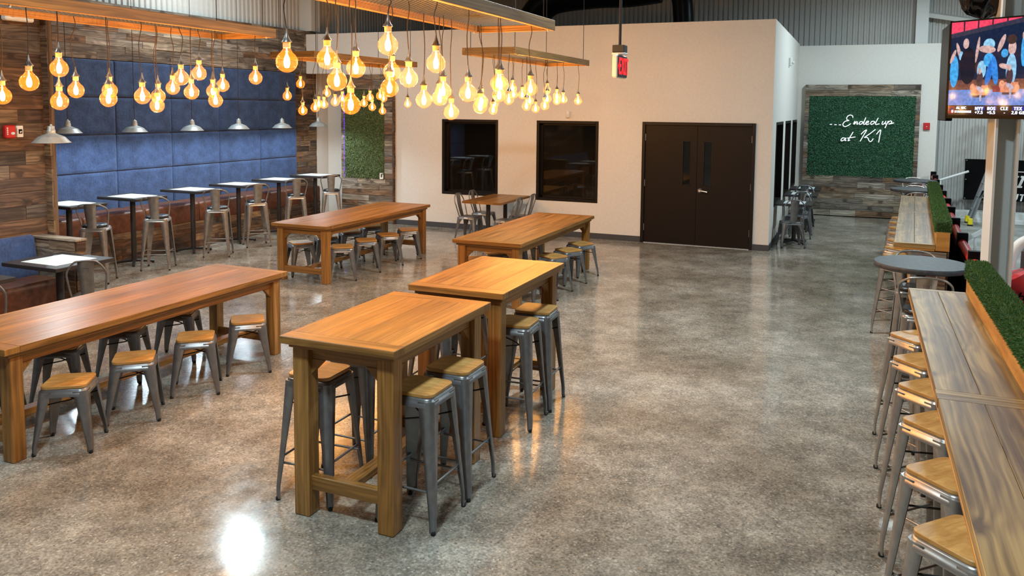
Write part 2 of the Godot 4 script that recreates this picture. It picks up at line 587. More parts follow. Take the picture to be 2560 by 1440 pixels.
func build_shell() -> void:
	var f := structure("floor")
	var s := st()
	box(s, Vector3(0.4, -0.2, -7.4), Vector3(23.4, 0.2, 27.0))
	put("sub_floor", s, M.joint, f)
	var xs := [-11.2, -4.95, 1.0]
	var zs := [6.0, 0.0, -8.3, -14.44, -20.7]
	for i in 2:
		for k in 4:
			s = st()
			var lo := Vector3(xs[i] + 0.003, -0.1, zs[k + 1] + 0.003)
			var hi := Vector3(xs[i + 1] - 0.003, 0.0, zs[k] - 0.003)
			box(s, (lo + hi) * 0.5, hi - lo, 0, Vector2.ZERO, 0.0015)
			put("floor_slab", s, M.floor, f)
	s = st()
	box(s, Vector3(6.5, -0.05, -7.35), Vector3(10.99, 0.1, 26.7))
	put("track_slab", s, M.track, f)
	slab("ceiling", Vector3(-11.5, 7.6, -21.1), Vector3(12.2, 7.8, 6.2), M.ceiling)
	slab("wall_rear", Vector3(-11.5, -0.1, 6.0), Vector3(12.2, 7.6, 6.2), M.metal_wall)
	slab("wall_right", Vector3(12.0, -0.1, -21.0), Vector3(12.2, 7.6, 6.0), M.metal_wall)
	var wb := slab("wall_back", Vector3(-11.5, -0.1, -21.1), Vector3(12.2, 7.6, -20.85), M.metal_wall)
	s = st()
	corrugated(s, Vector3(-11.1, 0, -20.84), Vector3(12.0, 0, -20.84), 0.0, 7.6, 0.118, 0.03, Vector3(0, 0, 1))
	put("ribbed_cladding", s, M.metal_wall, wb)
	var wl := slab("wall_left", Vector3(-11.5, -0.1, -21.0), Vector3(-11.2, 7.6, 6.0), M.metal_wall)
	s = st()
	corrugated(s, Vector3(-11.19, 0, -20.8), Vector3(-11.19, 0, 6.0), 3.9, 7.6, 0.118, 0.03, Vector3(1, 0, 0))
	put("ribbed_cladding", s, M.metal_wall, wl)
	# white steel columns of the building
	s = st()
	box(s, Vector3(1.145, 3.8, -20.5), Vector3(0.25, 7.6, 0.3))
	var c1 := put("steel_column", s, M.white_steel)
	tag(c1, "white steel building column above the sign wall against ribbed metal", "column")
	s = st()
	box(s, Vector3(-11.02, 5.8, -14.7), Vector3(0.3, 3.6, 0.3))
	var c2 := put("steel_column", s, M.white_steel)
	tag(c2, "white steel building column above the left plank wall's far end", "column")
	s = st()
	tube(s, [Vector3(1.27, 4.55, -20.55), Vector3(3.4, 4.15, -20.55)], 0.07, 4)
	var g := put("wall_girt", s, M.white_steel)
	tag(g, "sloping white steel brace on ribbed wall beside the screen", "brace")
	# round black duct above the white room
	s = st(true)
	tube(s, smooth_path([Vector3(-6.95, 3.96, -17.2), Vector3(-6.95, 4.06, -17.2), Vector3(-6.9, 4.3, -17.2), Vector3(-6.4, 4.75, -17.1), Vector3(-5.4, 4.86, -17.0), Vector3(-4.6, 4.86, -17.0), Vector3(-3.95, 4.92, -17.0)], 6), 0.33, 14)
	tube(s, smooth_path([Vector3(-4.4, 4.92, -17.0), Vector3(-3.8, 4.98, -17.0), Vector3(-3.52, 4.75, -17.0), Vector3(-3.45, 4.3, -17.0), Vector3(-3.45, 4.06, -17.0), Vector3(-3.45, 3.96, -17.0)], 6), 0.21, 14)
	var d := put("air_duct", s, M.black)
	tag(d, "black round air duct with elbows over the white room", "duct")
	# high-bay lamps
	high_bay(Vector3(-9.65, 5.3, -10.8), 9.0, "cool white high-bay light above the blue bench wall")
	high_bay(Vector3(-6.9, 5.3, -2.4), 10.0, "cool white high-bay light above the booth, out of view")
	high_bay(Vector3(-1.75, 5.3, -8.4), 19.0, "cool white high-bay light above the aisle by the tall tables")
	high_bay(Vector3(-1.75, 5.3, -1.2), 20.0, "cool white high-bay light above the near end of the aisle")
	high_bay(Vector3(1.2, 5.3, -16.8), 16.0, "cool white high-bay light beside the white room's side wall")
	high_bay(Vector3(6.0, 5.3, -6.0), 20.0, "cool white high-bay light above the near part of the track")
	high_bay(Vector3(6.0, 5.3, -16.0), 20.0, "cool white high-bay light above the far part of the track")

# planks laid on a plane: origin o (low corner), u along the boards, v up, n outwards
func planks(parent: Node, o: Vector3, u: Vector3, n: Vector3, width: float, height: float, row: float, mats: Array, lo_len := 0.5, hi_len := 1.5, called := "plank") -> void:
	var rows := maxi(1, int(round(height / row)))
	var rh := height / rows
	var b := Basis(u, Vector3.UP, u.cross(Vector3.UP))
	for r in rows:
		var x := -rng.randf() * lo_len
		while x < width - 0.01:
			var e := minf(width, x + rng.randf_range(lo_len, hi_len))
			if width - e < 0.12:
				e = width
			var s0 := maxf(0.0, x)
			var th := 0.018 + rng.randf() * 0.012
			if e - s0 > 0.02:
				var s := st()
				box(s, Vector3.ZERO, Vector3(e - s0 - 0.003, rh - 0.003, th), 0, Vector2(rng.randf() * 4.0, rng.randf() * 4.0))
				var p := put(called, s, mats[rng.randi() % mats.size()], parent)
				p.transform = Transform3D(b, o + u * ((s0 + e) * 0.5) + Vector3(0, (r + 0.5) * rh, 0) + n * (th * 0.5))
			x = e

func build_left_wall() -> void:
	# block beside the booth
	var w := slab("wall_booth", Vector3(-11.19, 0.0, -6.62), Vector3(-8.73, 4.05, 5.99), M.backing)
	planks(w, Vector3(-8.73, 0.0, -2.6), Vector3(0, 0, -1), Vector3(1, 0, 0), 4.0, 4.05, 0.155, M.barn, 0.5, 1.6)
	var p := slab("trim_1", Vector3(-8.9, 0.0, -6.665), Vector3(-8.60, 4.05, -6.625), M.barn[1])
	planks(p, Vector3(-8.73, 0.0, -6.623), Vector3(1, 0, 0), Vector3(0, 0, 1), 0.13, 4.05, 0.15, [M.barn[1], M.barn[3], M.barn[6], M.barn[5]], 0.5, 0.9)
	# bench niche wall
	var wn := slab("wall_niche", Vector3(-11.19, 0.0, -14.79), Vector3(-10.96, 3.99, -6.67), M.backing)
	planks(wn, Vector3(-10.96, 3.1, -6.9), Vector3(0, 0, -1), Vector3(1, 0, 0), 7.88, 0.89, 0.112, M.barn_grey, 0.5, 1.7)
	planks(wn, Vector3(-10.96, 0.0, -14.04), Vector3(0, 0, -1), Vector3(1, 0, 0), 0.74, 3.1, 0.112, M.barn, 0.25, 0.55)

func window(n: int, lo: Vector3, hi: Vector3, along_x: bool) -> void:
	var w := structure("window_%d" % n)
	var fw := 0.055
	var u := Vector3(1, 0, 0) if along_x else Vector3(0, 0, 1)
	var across := Vector3(0, 0, 1) if along_x else Vector3(1, 0, 0)
	var wid := (hi - lo).dot(u)
	var hei := hi.y - lo.y
	var c := (lo + hi) * 0.5
	var dep := across * 0.18
	for sgn in [-1.0, 1.0]:
		var s := st()
		box(s, c + u * (sgn * (wid - fw) * 0.5), u * fw + dep + Vector3(0, hei, 0), 1, Vector2.ZERO, 0.006)
		put("window_jamb", s, M.bronze, w)
		s = st()
		box(s, c + Vector3(0, sgn * (hei - fw) * 0.5, 0), u * (wid - 2 * fw) + dep + Vector3(0, fw, 0), 0, Vector2.ZERO, 0.006)
		put("window_rail", s, M.bronze, w)
	for sgn in [-1.0, 1.0]:
		var s := st()
		box(s, c - across * 0.045 + u * (sgn * (wid - 2 * fw - 0.03) * 0.5), u * 0.03 + across * 0.03 + Vector3(0, hei - 2 * fw, 0))
		put("glazing_bead", s, M.bronze, w)
		s = st()
		box(s, c - across * 0.045 + Vector3(0, sgn * (hei - 2 * fw - 0.03) * 0.5, 0), u * (wid - 2 * fw) + across * 0.03 + Vector3(0, 0.03, 0))
		put("glazing_bead", s, M.bronze, w)
	var s := st()
	box(s, c - across * 0.05, u * (wid - 2 * fw) + across * 0.006 + Vector3(0, hei - 2 * fw, 0))
	put("pane", s, M.glass, w)

func wall_with_openings(called: String, o: Vector3, u: Vector3, length: float, height: float, thick: Vector3, holes: Array) -> MeshInstance3D:
	# holes: [u0, u1, y0, y1] sorted by u0
	var s := st()
	var x := 0.0
	for h in holes:
		wall_bit(s, o, u, x, h[0], 0.0, height, thick)
		wall_bit(s, o, u, h[0], h[1], 0.0, h[2], thick)
		wall_bit(s, o, u, h[0], h[1], h[3], height, thick)
		x = h[1]
	wall_bit(s, o, u, x, length, 0.0, height, thick)
	return shell(called, s, M.wall)

func wall_bit(s: SurfaceTool, o: Vector3, u: Vector3, a: float, b: float, y0: float, y1: float, thick: Vector3) -> void:
	if b - a < 0.001 or y1 - y0 < 0.001:
		return
	var c := o + u * ((a + b) * 0.5) + Vector3(0, (y0 + y1) * 0.5, 0) + thick * 0.5
	var z := u.abs() * (b - a) + Vector3(0, y1 - y0, 0) + thick.abs()
	box(s, c, z)

func build_white_room() -> void:
	var zf := -14.45
	wall_with_openings("wall_front", Vector3(-10.95, 0, zf), Vector3(1, 0, 0), 9.57, 3.92, Vector3(0, 0, -0.16), [[0.0, 0.93, 0.0, 3.09], [3.28, 4.50, 0.68, 2.17], [5.30, 6.52, 0.66, 2.17], [7.345, 9.305, 0.0, 2.175]])
	wall_with_openings("wall_side", Vector3(-1.38, 0, -14.61), Vector3(0, 0, -1), 5.55, 3.92, Vector3(-0.16, 0, 0), [[0.53, 1.86, 0.68, 2.19], [2.40, 3.66, 0.68, 2.19], [4.20, 5.44, 0.68, 2.19]])
	slab("ceiling_white_room", Vector3(-10.95, 3.78, -20.2), Vector3(-1.54, 3.9, -14.61), M.wall)
	slab("wall_inner", Vector3(-9.95, 0.0, -20.2), Vector3(-1.54, 3.78, -20.05), M.wall)
	slab("wall_recess", Vector3(-10.94, 0.0, -15.36), Vector3(-10.03, 3.77, -15.2), M.wall)
	slab("wall_recess_side", Vector3(-11.19, 0.0, -15.36), Vector3(-10.945, 3.99, -14.795), M.wall)
	slab("wall_partition", Vector3(-10.02, 0.0, -20.0), Vector3(-9.9, 3.78, -14.61), M.wall)
	window(1, Vector3(-7.67, 0.68, zf - 0.17), Vector3(-6.45, 2.17, zf + 0.01), true)
	window(2, Vector3(-5.65, 0.66, zf - 0.17), Vector3(-4.43, 2.17, zf + 0.01), true)
	window(3, Vector3(-1.55, 0.68, -16.47), Vector3(-1.37, 2.19, -15.14), false)
	window(4, Vector3(-1.55, 0.68, -18.27), Vector3(-1.37, 2.19, -17.01), false)
	window(5, Vector3(-1.55, 0.68, -20.05), Vector3(-1.37, 2.19, -18.81), false)
	# skirting
	for a in [[-8.75, -3.61], [-1.64, -1.368]]:
		var s := st()
		box(s, Vector3((a[0] + a[1]) * 0.5, 0.051, zf + 0.006), Vector3(a[1] - a[0], 0.1, 0.012))
		shell("baseboard_front", s, M.base)
	var s2 := st()
	box(s2, Vector3(-1.373, 0.051, -17.3), Vector3(0.012, 0.1, 5.55))
	shell("baseboard_side", s2, M.base)
	# double door
	var d := structure("door_1")
	d.position = Vector3(-2.625, 0, zf)
	for sgn in [-1.0, 1.0]:
		var s := st()
		box(s, Vector3(sgn * 0.953, 1.0875, -0.06), Vector3(0.055, 2.175, 0.2), 1, Vector2.ZERO, 0.004)
		put("door_jamb", s, M.bronze, d)
	var s := st()
	box(s, Vector3(0, 2.147, -0.06), Vector3(1.85, 0.055, 0.2), 0, Vector2.ZERO, 0.004)
	put("door_head", s, M.bronze, d)
	for sgn in [-1.0, 1.0]:
		var leaf := Node3D.new()
		leaf.name = "door_leaf"
		d.add_child(leaf, true)
		leaf.position = Vector3(sgn * 0.4635, 0, -0.02)
		var lx: float = -sgn * 0.28      # vision panel sits near the meeting edge
		var x0 := -0.4605
		var x1 := 0.4605
		s = st()
		box(s, Vector3((x0 + lx - 0.075) * 0.5, 1.065, 0), Vector3(lx - 0.075 - x0, 2.11, 0.045))
		box(s, Vector3((x1 + lx + 0.075) * 0.5, 1.065, 0), Vector3(x1 - lx - 0.075, 2.11, 0.045))
		box(s, Vector3(lx, 0.535, 0), Vector3(0.15, 1.05, 0.045))
		box(s, Vector3(lx, 1.985, 0), Vector3(0.15, 0.27, 0.045))
		put("door_panel", s, M.door, leaf)
		s = st()
		for e in [-0.07, 0.07]:
			box(s, Vector3(lx + e, 1.455, 0.012), Vector3(0.012, 0.79, 0.03))
		for e in [1.065, 1.845]:
			box(s, Vector3(lx, e, 0.012), Vector3(0.15, 0.012, 0.03))
		put("vision_frame", s, M.bronze, leaf)
		s = st()
		box(s, Vector3(lx, 1.455, 0), Vector3(0.14, 0.79, 0.008))
		put("vision_pane", s, M.glass, leaf)
		for y in [0.28, 1.08, 1.9]:
			s = st(true)
			tube(s, [Vector3(sgn * 0.462, y - 0.06, 0.03), Vector3(sgn * 0.462, y + 0.06, 0.03)], 0.008, 8)
			put("hinge", s, M.chrome, leaf)
		if sgn > 0:
			s = st(true)
			for i in 1:
				var ring := []
				for r in [[0.042, 0.0], [0.042, 0.012], [0.028, 0.024], [0.018, 0.05]]:
					var one := []
					for k in 14:
						var a := TAU * k / 14
						one.append(Vector3(-0.40 + cos(a) * r[0], 0.98 + sin(a) * r[0], 0.022 + r[1]))
					ring.append(one)
				loft(s, ring)
			tube(s, smooth_path([Vector3(-0.40, 0.98, 0.065), Vector3(-0.36, 0.98, 0.068), Vector3(-0.265, 0.965, 0.066)]), 0.014, 8)
			put("lever_handle", s, M.chrome, leaf)
	s = st()
	box(s, Vector3(0, 0.004, -0.02), Vector3(1.85, 0.008, 0.1))
	put("threshold", s, M.zinc, d)
	# green wall on the left end, in a plank surround
	var g := thing("green_wall", "tall green leaf panel in a barn wood surround left of the windows", "plant wall", Vector3(0, 0, zf))
	var back := st()
	box(back, Vector3(-9.39, 1.53, 0.03), Vector3(1.24, 3.06, 0.05))
	put("backing_board", back, M.backing, g)
	planks(g, Vector3(-10.01, 0.0, 0.055), Vector3(1, 0, 0), Vector3(0, 0, 1), 1.24, 0.92, 0.115, M.barn_grey, 0.4, 0.9)
	planks(g, Vector3(-10.01, 2.75, 0.055), Vector3(1, 0, 0), Vector3(0, 0, 1), 1.24, 0.31, 0.10, M.barn_grey, 0.4, 0.9)
	planks(g, Vector3(-10.01, 0.92, 0.055), Vector3(1, 0, 0), Vector3(0, 0, 1), 0.07, 1.83, 0.115, M.barn_grey, 0.5, 0.9)
	planks(g, Vector3(-8.96, 0.92, 0.055), Vector3(1, 0, 0), Vector3(0, 0, 1), 0.19, 1.83, 0.115, M.barn_grey, 0.5, 0.9)
	planks(g, Vector3(-8.77, 0.0, 0.08), Vector3(0, 0, -1), Vector3(1, 0, 0), 0.075, 3.06, 0.24, M.barn, 0.5, 0.9)
	leaves(g, Vector3(-9.93, 0.93, 0.058), Vector3(1, 0, 0), Vector3(0, 0, 1), 0.96, 1.81, 9000, Color(0.055, 0.10, 0.035), Color(0.16, 0.21, 0.075))
	s = st()
	box(s, Vector3(-9.935, 1.83, 0.075), Vector3(0.01, 1.80, 0.012))
	put("violet_led_strip", s, M.violet, g)

func leaves(parent: Node, o: Vector3, u: Vector3, n: Vector3, w: float, h: float, count: int, dark: Color, light: Color) -> void:
	var s := st()
	var l := 0.05
	var pts := [Vector3(0, 0, 0), Vector3(0.013, l * 0.45, 0.006), Vector3(0, l, 0.0), Vector3(-0.013, l * 0.45, 0.006)]
	tri(s, pts[0], pts[1], pts[2])
	tri(s, pts[0], pts[2], pts[3])
	var mesh := done(s)
	var mm := MultiMesh.new()
	mm.transform_format = MultiMesh.TRANSFORM_3D
	mm.use_colors = true
	mm.mesh = mesh
	mm.instance_count = count
	var up := Vector3.UP
	for i in count:
		var p := o + u * (rng.randf() * w) + up * (rng.randf() * h) + n * (rng.randf() * 0.03)
		var spin := rng.randf() * TAU
		var lean := rng.randf_range(0.25, 1.1)
		var dirv := (u * cos(spin) + up * sin(spin)) * cos(lean) + n * sin(lean)
		var side := dirv.cross(n).normalized()
		var k := rng.randf_range(0.5, 0.85)
		mm.set_instance_transform(i, Transform3D(Basis(side * k, dirv * k, side.cross(dirv) * k), p))
		mm.set_instance_color(i, dark.lerp(light, pow(rng.randf(), 1.6)))
	var o2 := MultiMeshInstance3D.new()
	o2.multimesh = mm
	o2.material_override = M.leaf
	o2.name = "leaves"
	o2.set_meta("kind", "stuff")
	parent.add_child(o2, true)
	var b := st()
	var c := o + u * (w * 0.5) + up * (h * 0.5) + n * 0.004
	box(b, c, u.abs() * w + up * h + n.abs() * 0.008)
	put("leaf_mat", b, mat(dark.lerp(light, 0.4).linear_to_srgb(), 0.9), parent)

func build_sign_wall() -> void:
	var z := -20.1
	slab("wall_sign", Vector3(-1.54, 0.0, z - 0.16), Vector3(1.52, 3.88, z), M.wall)
	var g := thing("sign_wall_panel", "large green leaf panel in grey barn wood frame with white neon script", "plant wall", Vector3(0, 0, z))
	var back := st()
	box(back, Vector3(-0.02, 1.495, 0.045), Vector3(2.38, 2.99, 0.09))
	put("backing_board", back, M.backing, g)
	planks(g, Vector3(-1.21, 0.02, 0.09), Vector3(1, 0, 0), Vector3(0, 0, 1), 2.38, 0.91, 0.13, M.barn_grey, 0.5, 1.3)
	planks(g, Vector3(-1.21, 2.73, 0.09), Vector3(1, 0, 0), Vector3(0, 0, 1), 2.38, 0.26, 0.13, M.barn_grey, 0.7, 1.5)
	planks(g, Vector3(-1.21, 0.93, 0.09), Vector3(1, 0, 0), Vector3(0, 0, 1), 0.095, 1.80, 0.13, M.barn_grey, 0.5, 0.9)
	planks(g, Vector3(1.075, 0.93, 0.09), Vector3(1, 0, 0), Vector3(0, 0, 1), 0.095, 1.80, 0.13, M.barn_grey, 0.5, 0.9)
	leaves(g, Vector3(-1.11, 0.93, 0.092), Vector3(1, 0, 0), Vector3(0, 0, 1), 2.18, 1.80, 19000, Color(0.016, 0.075, 0.036), Color(0.08, 0.22, 0.11))
	# script lettering bent from white tube
	var script := [
		[Vector2(-0.659, 2.093), Vector2(-0.612, 2.093)],
		[Vector2(-0.563, 2.087), Vector2(-0.514, 2.088)],
		[Vector2(-0.468, 2.084), Vector2(-0.421, 2.085)],
		[Vector2(-0.180, 2.247), Vector2(-0.192, 2.291), Vector2(-0.235, 2.309), Vector2(-0.282, 2.290), Vector2(-0.310, 2.245), Vector2(-0.300, 2.200), Vector2(-0.261, 2.185), Vector2(-0.334, 2.168), Vector2(-0.380, 2.115), Vector2(-0.378, 2.070), Vector2(-0.336, 2.048), Vector2(-0.278, 2.071), Vector2(-0.221, 2.117)],
		[Vector2(-0.164, 2.103), Vector2(-0.137, 2.171), Vector2(-0.147, 2.103), Vector2(-0.108, 2.158), Vector2(-0.085, 2.153), Vector2(-0.095, 2.106), Vector2(-0.063, 2.118)],
		[Vector2(0.027, 2.159), Vector2(-0.015, 2.166), Vector2(-0.046, 2.131), Vector2(-0.033, 2.102), Vector2(0.004, 2.114), Vector2(0.039, 2.160)],
		[Vector2(0.085, 2.257), Vector2(0.045, 2.133), Vector2(0.054, 2.102), Vector2(0.087, 2.120)],
		[Vector2(0.094, 2.129), Vector2(0.143, 2.157), Vector2(0.134, 2.179), Vector2(0.103, 2.161), Vector2(0.091, 2.122), Vector2(0.116, 2.098), Vector2(0.161, 2.121)],
		[Vector2(0.267, 2.170), Vector2(0.220, 2.176), Vector2(0.189, 2.135), Vector2(0.202, 2.104), Vector2(0.243, 2.122), Vector2(0.278, 2.168)],
		[Vector2(0.340, 2.253), Vector2(0.289, 2.137), Vector2(0.301, 2.105), Vector2(0.369, 2.124)],
		[Vector2(0.440, 2.183), Vector2(0.418, 2.127), Vector2(0.439, 2.108), Vector2(0.479, 2.144), Vector2(0.497, 2.184), Vector2(0.483, 2.131), Vector2(0.504, 2.118)],
		[Vector2(0.545, 2.189), Vector2(0.483, 2.028)],
		[Vector2(0.535, 2.145), Vector2(0.578, 2.187), Vector2(0.613, 2.175), Vector2(0.604, 2.139), Vector2(0.555, 2.118), Vector2(0.605, 2.128), Vector2(0.660, 2.147)],
		[Vector2(-0.329, 1.787), Vector2(-0.376, 1.791), Vector2(-0.412, 1.745), Vector2(-0.390, 1.722), Vector2(-0.339, 1.753), Vector2(-0.309, 1.792), Vector2(-0.327, 1.735), Vector2(-0.294, 1.738)],
		[Vector2(-0.163, 1.931), Vector2(-0.249, 1.766), Vector2(-0.260, 1.730), Vector2(-0.219, 1.749)],
		[Vector2(-0.283, 1.788), Vector2(-0.111, 1.819)],
		[Vector2(0.001, 1.880), Vector2(0.061, 1.949), Vector2(0.113, 1.979), Vector2(0.060, 1.868), Vector2(-0.013, 1.722)],
		[Vector2(0.295, 1.998), Vector2(0.186, 1.900), Vector2(0.070, 1.810)],
		[Vector2(0.070, 1.810), Vector2(0.139, 1.809), Vector2(0.172, 1.742), Vector2(0.214, 1.725), Vector2(0.257, 1.791)],
		[Vector2(0.316, 1.887), Vector2(0.398, 1.987), Vector2(0.385, 1.848), Vector2(0.369, 1.709)]]
	var sign_node := thing("neon_sign", "white script tube lettering reading Ended up at K1 on green leaves", "sign", Vector3(0, 0, z + 0.165))
	for stroke in script:
		var pts := []
		for v in stroke:
			pts.append(Vector3(v.x, v.y, 0))
		var s := st(true)
		tube(s, smooth_path(pts, 5), 0.0095, 7)
		put("neon_tube", s, M.neon, sign_node)
	for x in [-0.3, 0.2, 0.5]:
		var s := st()
		tube(s, [Vector3(x, 2.14, -0.07), Vector3(x, 2.14, 0.0)], 0.004, 4)
		put("stand_off", s, M.white, sign_node)

# ---------------------------------------------------------------- furniture builders
func rnd_uv() -> Vector2:
	return Vector2(rng.randf() * 3.0, rng.randf() * 3.0)

func wood_part(called: String, parent: Node, c: Vector3, z: Vector3, grain: int, m: Material, bevel := 0.004) -> MeshInstance3D:
	var s := st()
	box(s, c, z, grain, rnd_uv(), bevel)
	return put(called, s, m, parent)

func farm_table(label: String, lo: Vector2, hi: Vector2, top: float, boards: int, leg: float, group: String, bright := false) -> Node3D:
	# lo/hi: x,z rectangle of the top (hi.y is the near, larger z)
	var cx := (lo.x + hi.x) * 0.5
	var cz := (lo.y + hi.y) * 0.5
	var w := hi.x - lo.x
	var l := hi.y - lo.y
	var t := thing("farm_table", label, "table", Vector3(cx, 0, cz), 0.0, group)
	var mats := [M.table, M.table_b, M.table_c]
	var th := 0.045
	var end := 0.11
	var bw := w / boards
	for i in boards:
		wood_part("plank", t, Vector3(-w * 0.5 + (i + 0.5) * bw, top - th * 0.5, 0), Vector3(bw - 0.0015, th, l - 2 * end - 0.002), 2, mats[rng.randi() % 3], 0.0015)
	for sgn in [-1.0, 1.0]:
		wood_part("breadboard_end", t, Vector3(0, top - th * 0.5, sgn * (l - end) * 0.5), Vector3(w, th, end), 0, mats[rng.randi() % 3], 0.003)
	var ah := 0.085
	var ix := w * 0.5 - 0.045
	var iz := l * 0.5 - 0.06
	wood_part("sub_top", t, Vector3(0, top - th - 0.015, 0), Vector3(2 * ix + 0.03, 0.03, 2 * iz + 0.03), 2, M.table_b, 0.003)
	var ly := top - th - 0.03
	for sgn in [-1.0, 1.0]:
		wood_part("apron", t, Vector3(sgn * (ix - leg * 0.5), ly - ah * 0.4, 0), Vector3(0.03, ah * 0.8, 2 * (iz - leg)), 2, M.table_b)
		wood_part("apron", t, Vector3(0, ly - ah * 0.4, sgn * (iz - leg * 0.5)), Vector3(2 * (ix - leg), ah * 0.8, 0.03), 0, M.table_b)
	for sx in [-1.0, 1.0]:
		for sz in [-1.0, 1.0]:
			var px: float = sx * (ix - leg * 0.5)
			var pz: float = sz * (iz - leg * 0.5)
			var lg := wood_part("leg", t, Vector3(px, ly * 0.5, pz), Vector3(leg, ly, leg), 1, mats[rng.randi() % 3], 0.006)
			# corner brackets under the apron
			var k := 0.09
			for ax in 2:
				var s := st()
				var dx := Vector3(-sx, 0, 0) if ax == 0 else Vector3(0, 0, -sz)
				var wd := Vector3(0, 0, 0.03) if ax == 0 else Vector3(0.03, 0, 0)
				var b0: Vector3 = Vector3(px, ly - ah * 0.8 - 0.0005, pz) + dx * (leg * 0.5 + 0.0005)
				var p1 := b0
				var p2: Vector3 = b0 + dx * k
				var p3: Vector3 = b0 + Vector3(0, -k, 0)
				var ring0 := [p1 - wd * 0.5, p2 - wd * 0.5, p3 - wd * 0.5]
				var ring1 := [p1 + wd * 0.5, p2 + wd * 0.5, p3 + wd * 0.5]
				if (p2 - p1).cross(p3 - p1).dot(wd) < 0.0:
					var swap := ring0
					ring0 = ring1
					ring1 = swap
				for e in 3:
					var f := (e + 1) % 3
					quad(s, ring0[e], ring0[f], ring1[f], ring1[e])
				tri(s, ring0[0], ring0[2], ring0[1])
				tri(s, ring1[0], ring1[1], ring1[2])
				put("corner_bracket", s, M.table_b, lg)
	var sy := 0.16 if top < 0.9 else 0.20
	for sgn in [-1.0, 1.0]:
		wood_part("end_stretcher", t, Vector3(0, sy, sgn * (iz - leg * 0.5)), Vector3(2 * (ix - leg) + 0.01, 0.085, 0.05), 0, M.table_b)
	wood_part("long_stretcher", t, Vector3(0, sy + 0.012, 0), Vector3(0.085, 0.05, 2 * (iz - leg * 0.5) + 0.03), 2, M.table_c)
	return t

func tolix_leg(parent: Node, sx: float, sz: float, top: Vector3, foot: Vector3, wt: float, wb: float, m: Material, arch := 0.0) -> void:
	var s := st(true)
	var rings := []
	var th := 0.007
	for t in [0.0, 0.07, 0.12, 0.5, 0.78, 0.9, 1.0]:
		var c := foot.lerp(top, t)
		if t < 0.1:
			c.x -= sx * 0.006 * (1.0 - t / 0.1)
			c.z -= sz * 0.006 * (1.0 - t / 0.1)
		var w := lerpf(wb, wt, pow(t, 1.2)) + arch * pow(t, 7.0)
		var r := minf(w * 0.55, 0.030)
		var flat := [Vector3(-sx * w, 0, 0), Vector3(-sx * r, 0, 0), Vector3(-sx * r * 0.3, 0, -sz * r * 0.3), Vector3(0, 0, -sz * r), Vector3(0, 0, -sz * w), Vector3(-sx * th, 0, -sz * w), Vector3(-sx * (r * 0.3 + th), 0, -sz * (r * 0.3 + th)), Vector3(-sx * w, 0, -sz * th)]
		var ring := []
		for q in flat:
			ring.append(c + q)
		rings.append(ring)
	if sx * sz > 0:
		for r in rings:
			r.reverse()
	loft(s, rings)
	var lg := put("leg", s, m, parent)
	s = st(true)
	lathe(s, [Vector2(0.012, 0.0), Vector2(0.0145, 0.004), Vector2(0.014, 0.02), Vector2(0.010, 0.024)], Vector3(foot.x - sx * 0.017, 0.0, foot.z - sz * 0.017), 8, true, true)
	put("foot_cap", s, M.rubber, lg)

func seat_pan(parent: Node, y: float, half: float, depth: float, m: Material) -> void:
	var s := st(true)
	loft(s, [rounded_square(half + 0.012, half + 0.012, 0.05, y - depth), rounded_square(half + 0.010, half + 0.010, 0.05, y - depth * 0.55), rounded_square(half + 0.006, half + 0.006, 0.05, y - depth * 0.5), rounded_square(half + 0.004, half + 0.004, 0.05, y - 0.012), rounded_square(half - 0.004, half - 0.004, 0.046, y - 0.002), rounded_square(half - 0.02, half - 0.02, 0.04, y)])
	put("seat_pan", s, m, parent)

func make_stool(high: bool, m: Material) -> Node3D:
	var t := thing("bar_stool" if high else "low_stool", "steel stool with a wooden seat", "stool")
	var y := 0.765 if high else 0.45
	var half := 0.148
	var fr := 0.203 if high else 0.198
	seat_pan(t, y, half, 0.055, m)
	var s := st(true)
	loft(s, [rounded_square(half - 0.003, half - 0.003, 0.045, y), rounded_square(half - 0.002, half - 0.002, 0.045, y + 0.004), rounded_square(half - 0.002, half - 0.002, 0.045, y + 0.017)], true, false)
	s.set_smooth_group(5)
	loft(s, [rounded_square(half - 0.002, half - 0.002, 0.045, y + 0.017), rounded_square(half - 0.005, half - 0.005, 0.043, y + 0.020)], false, false)
	fan(s, rounded_square(half - 0.005, half - 0.005, 0.043, y + 0.020), false)
	var pad := put("wooden_seat", s, M.ply, t)
	pad.material_override = M.ply_tri
	for sx in [-1.0, 1.0]:
		for sz in [-1.0, 1.0]:
			tolix_leg(t, sx, sz, Vector3(sx * (half + 0.008), y - 0.02, sz * (half + 0.008)), Vector3(sx * fr, 0.012, sz * fr), 0.088, 0.030, m)
	var at := func(h: float) -> float: return lerpf(fr, half + 0.008, h / (y - 0.02)) - 0.02
	if high:
		for k in [[0.27, false], [0.235, true]]:
			var a: float = at.call(k[0])
			for sgn in [-1.0, 1.0]:
				s = st(true)
				if k[1]:
					tube(s, [Vector3(-a, k[0], sgn * a), Vector3(a, k[0], sgn * a)], 0.0075, 6)
				else:
					tube(s, [Vector3(sgn * a, k[0], -a), Vector3(sgn * a, k[0], a)], 0.0075, 6)
				put("foot_rail", s, m, t)
	var hb := 0.60 if high else 0.335
	var ab: float = at.call(hb)
	for sgn in [-1.0, 1.0]:
		s = st()
		tube(s, [Vector3(-ab, hb, -sgn * ab), Vector3(0, hb + 0.012 * sgn, 0), Vector3(ab, hb, sgn * ab)], 0.005, 4)
		put("cross_brace", s, M.dark_metal, t)
	return t

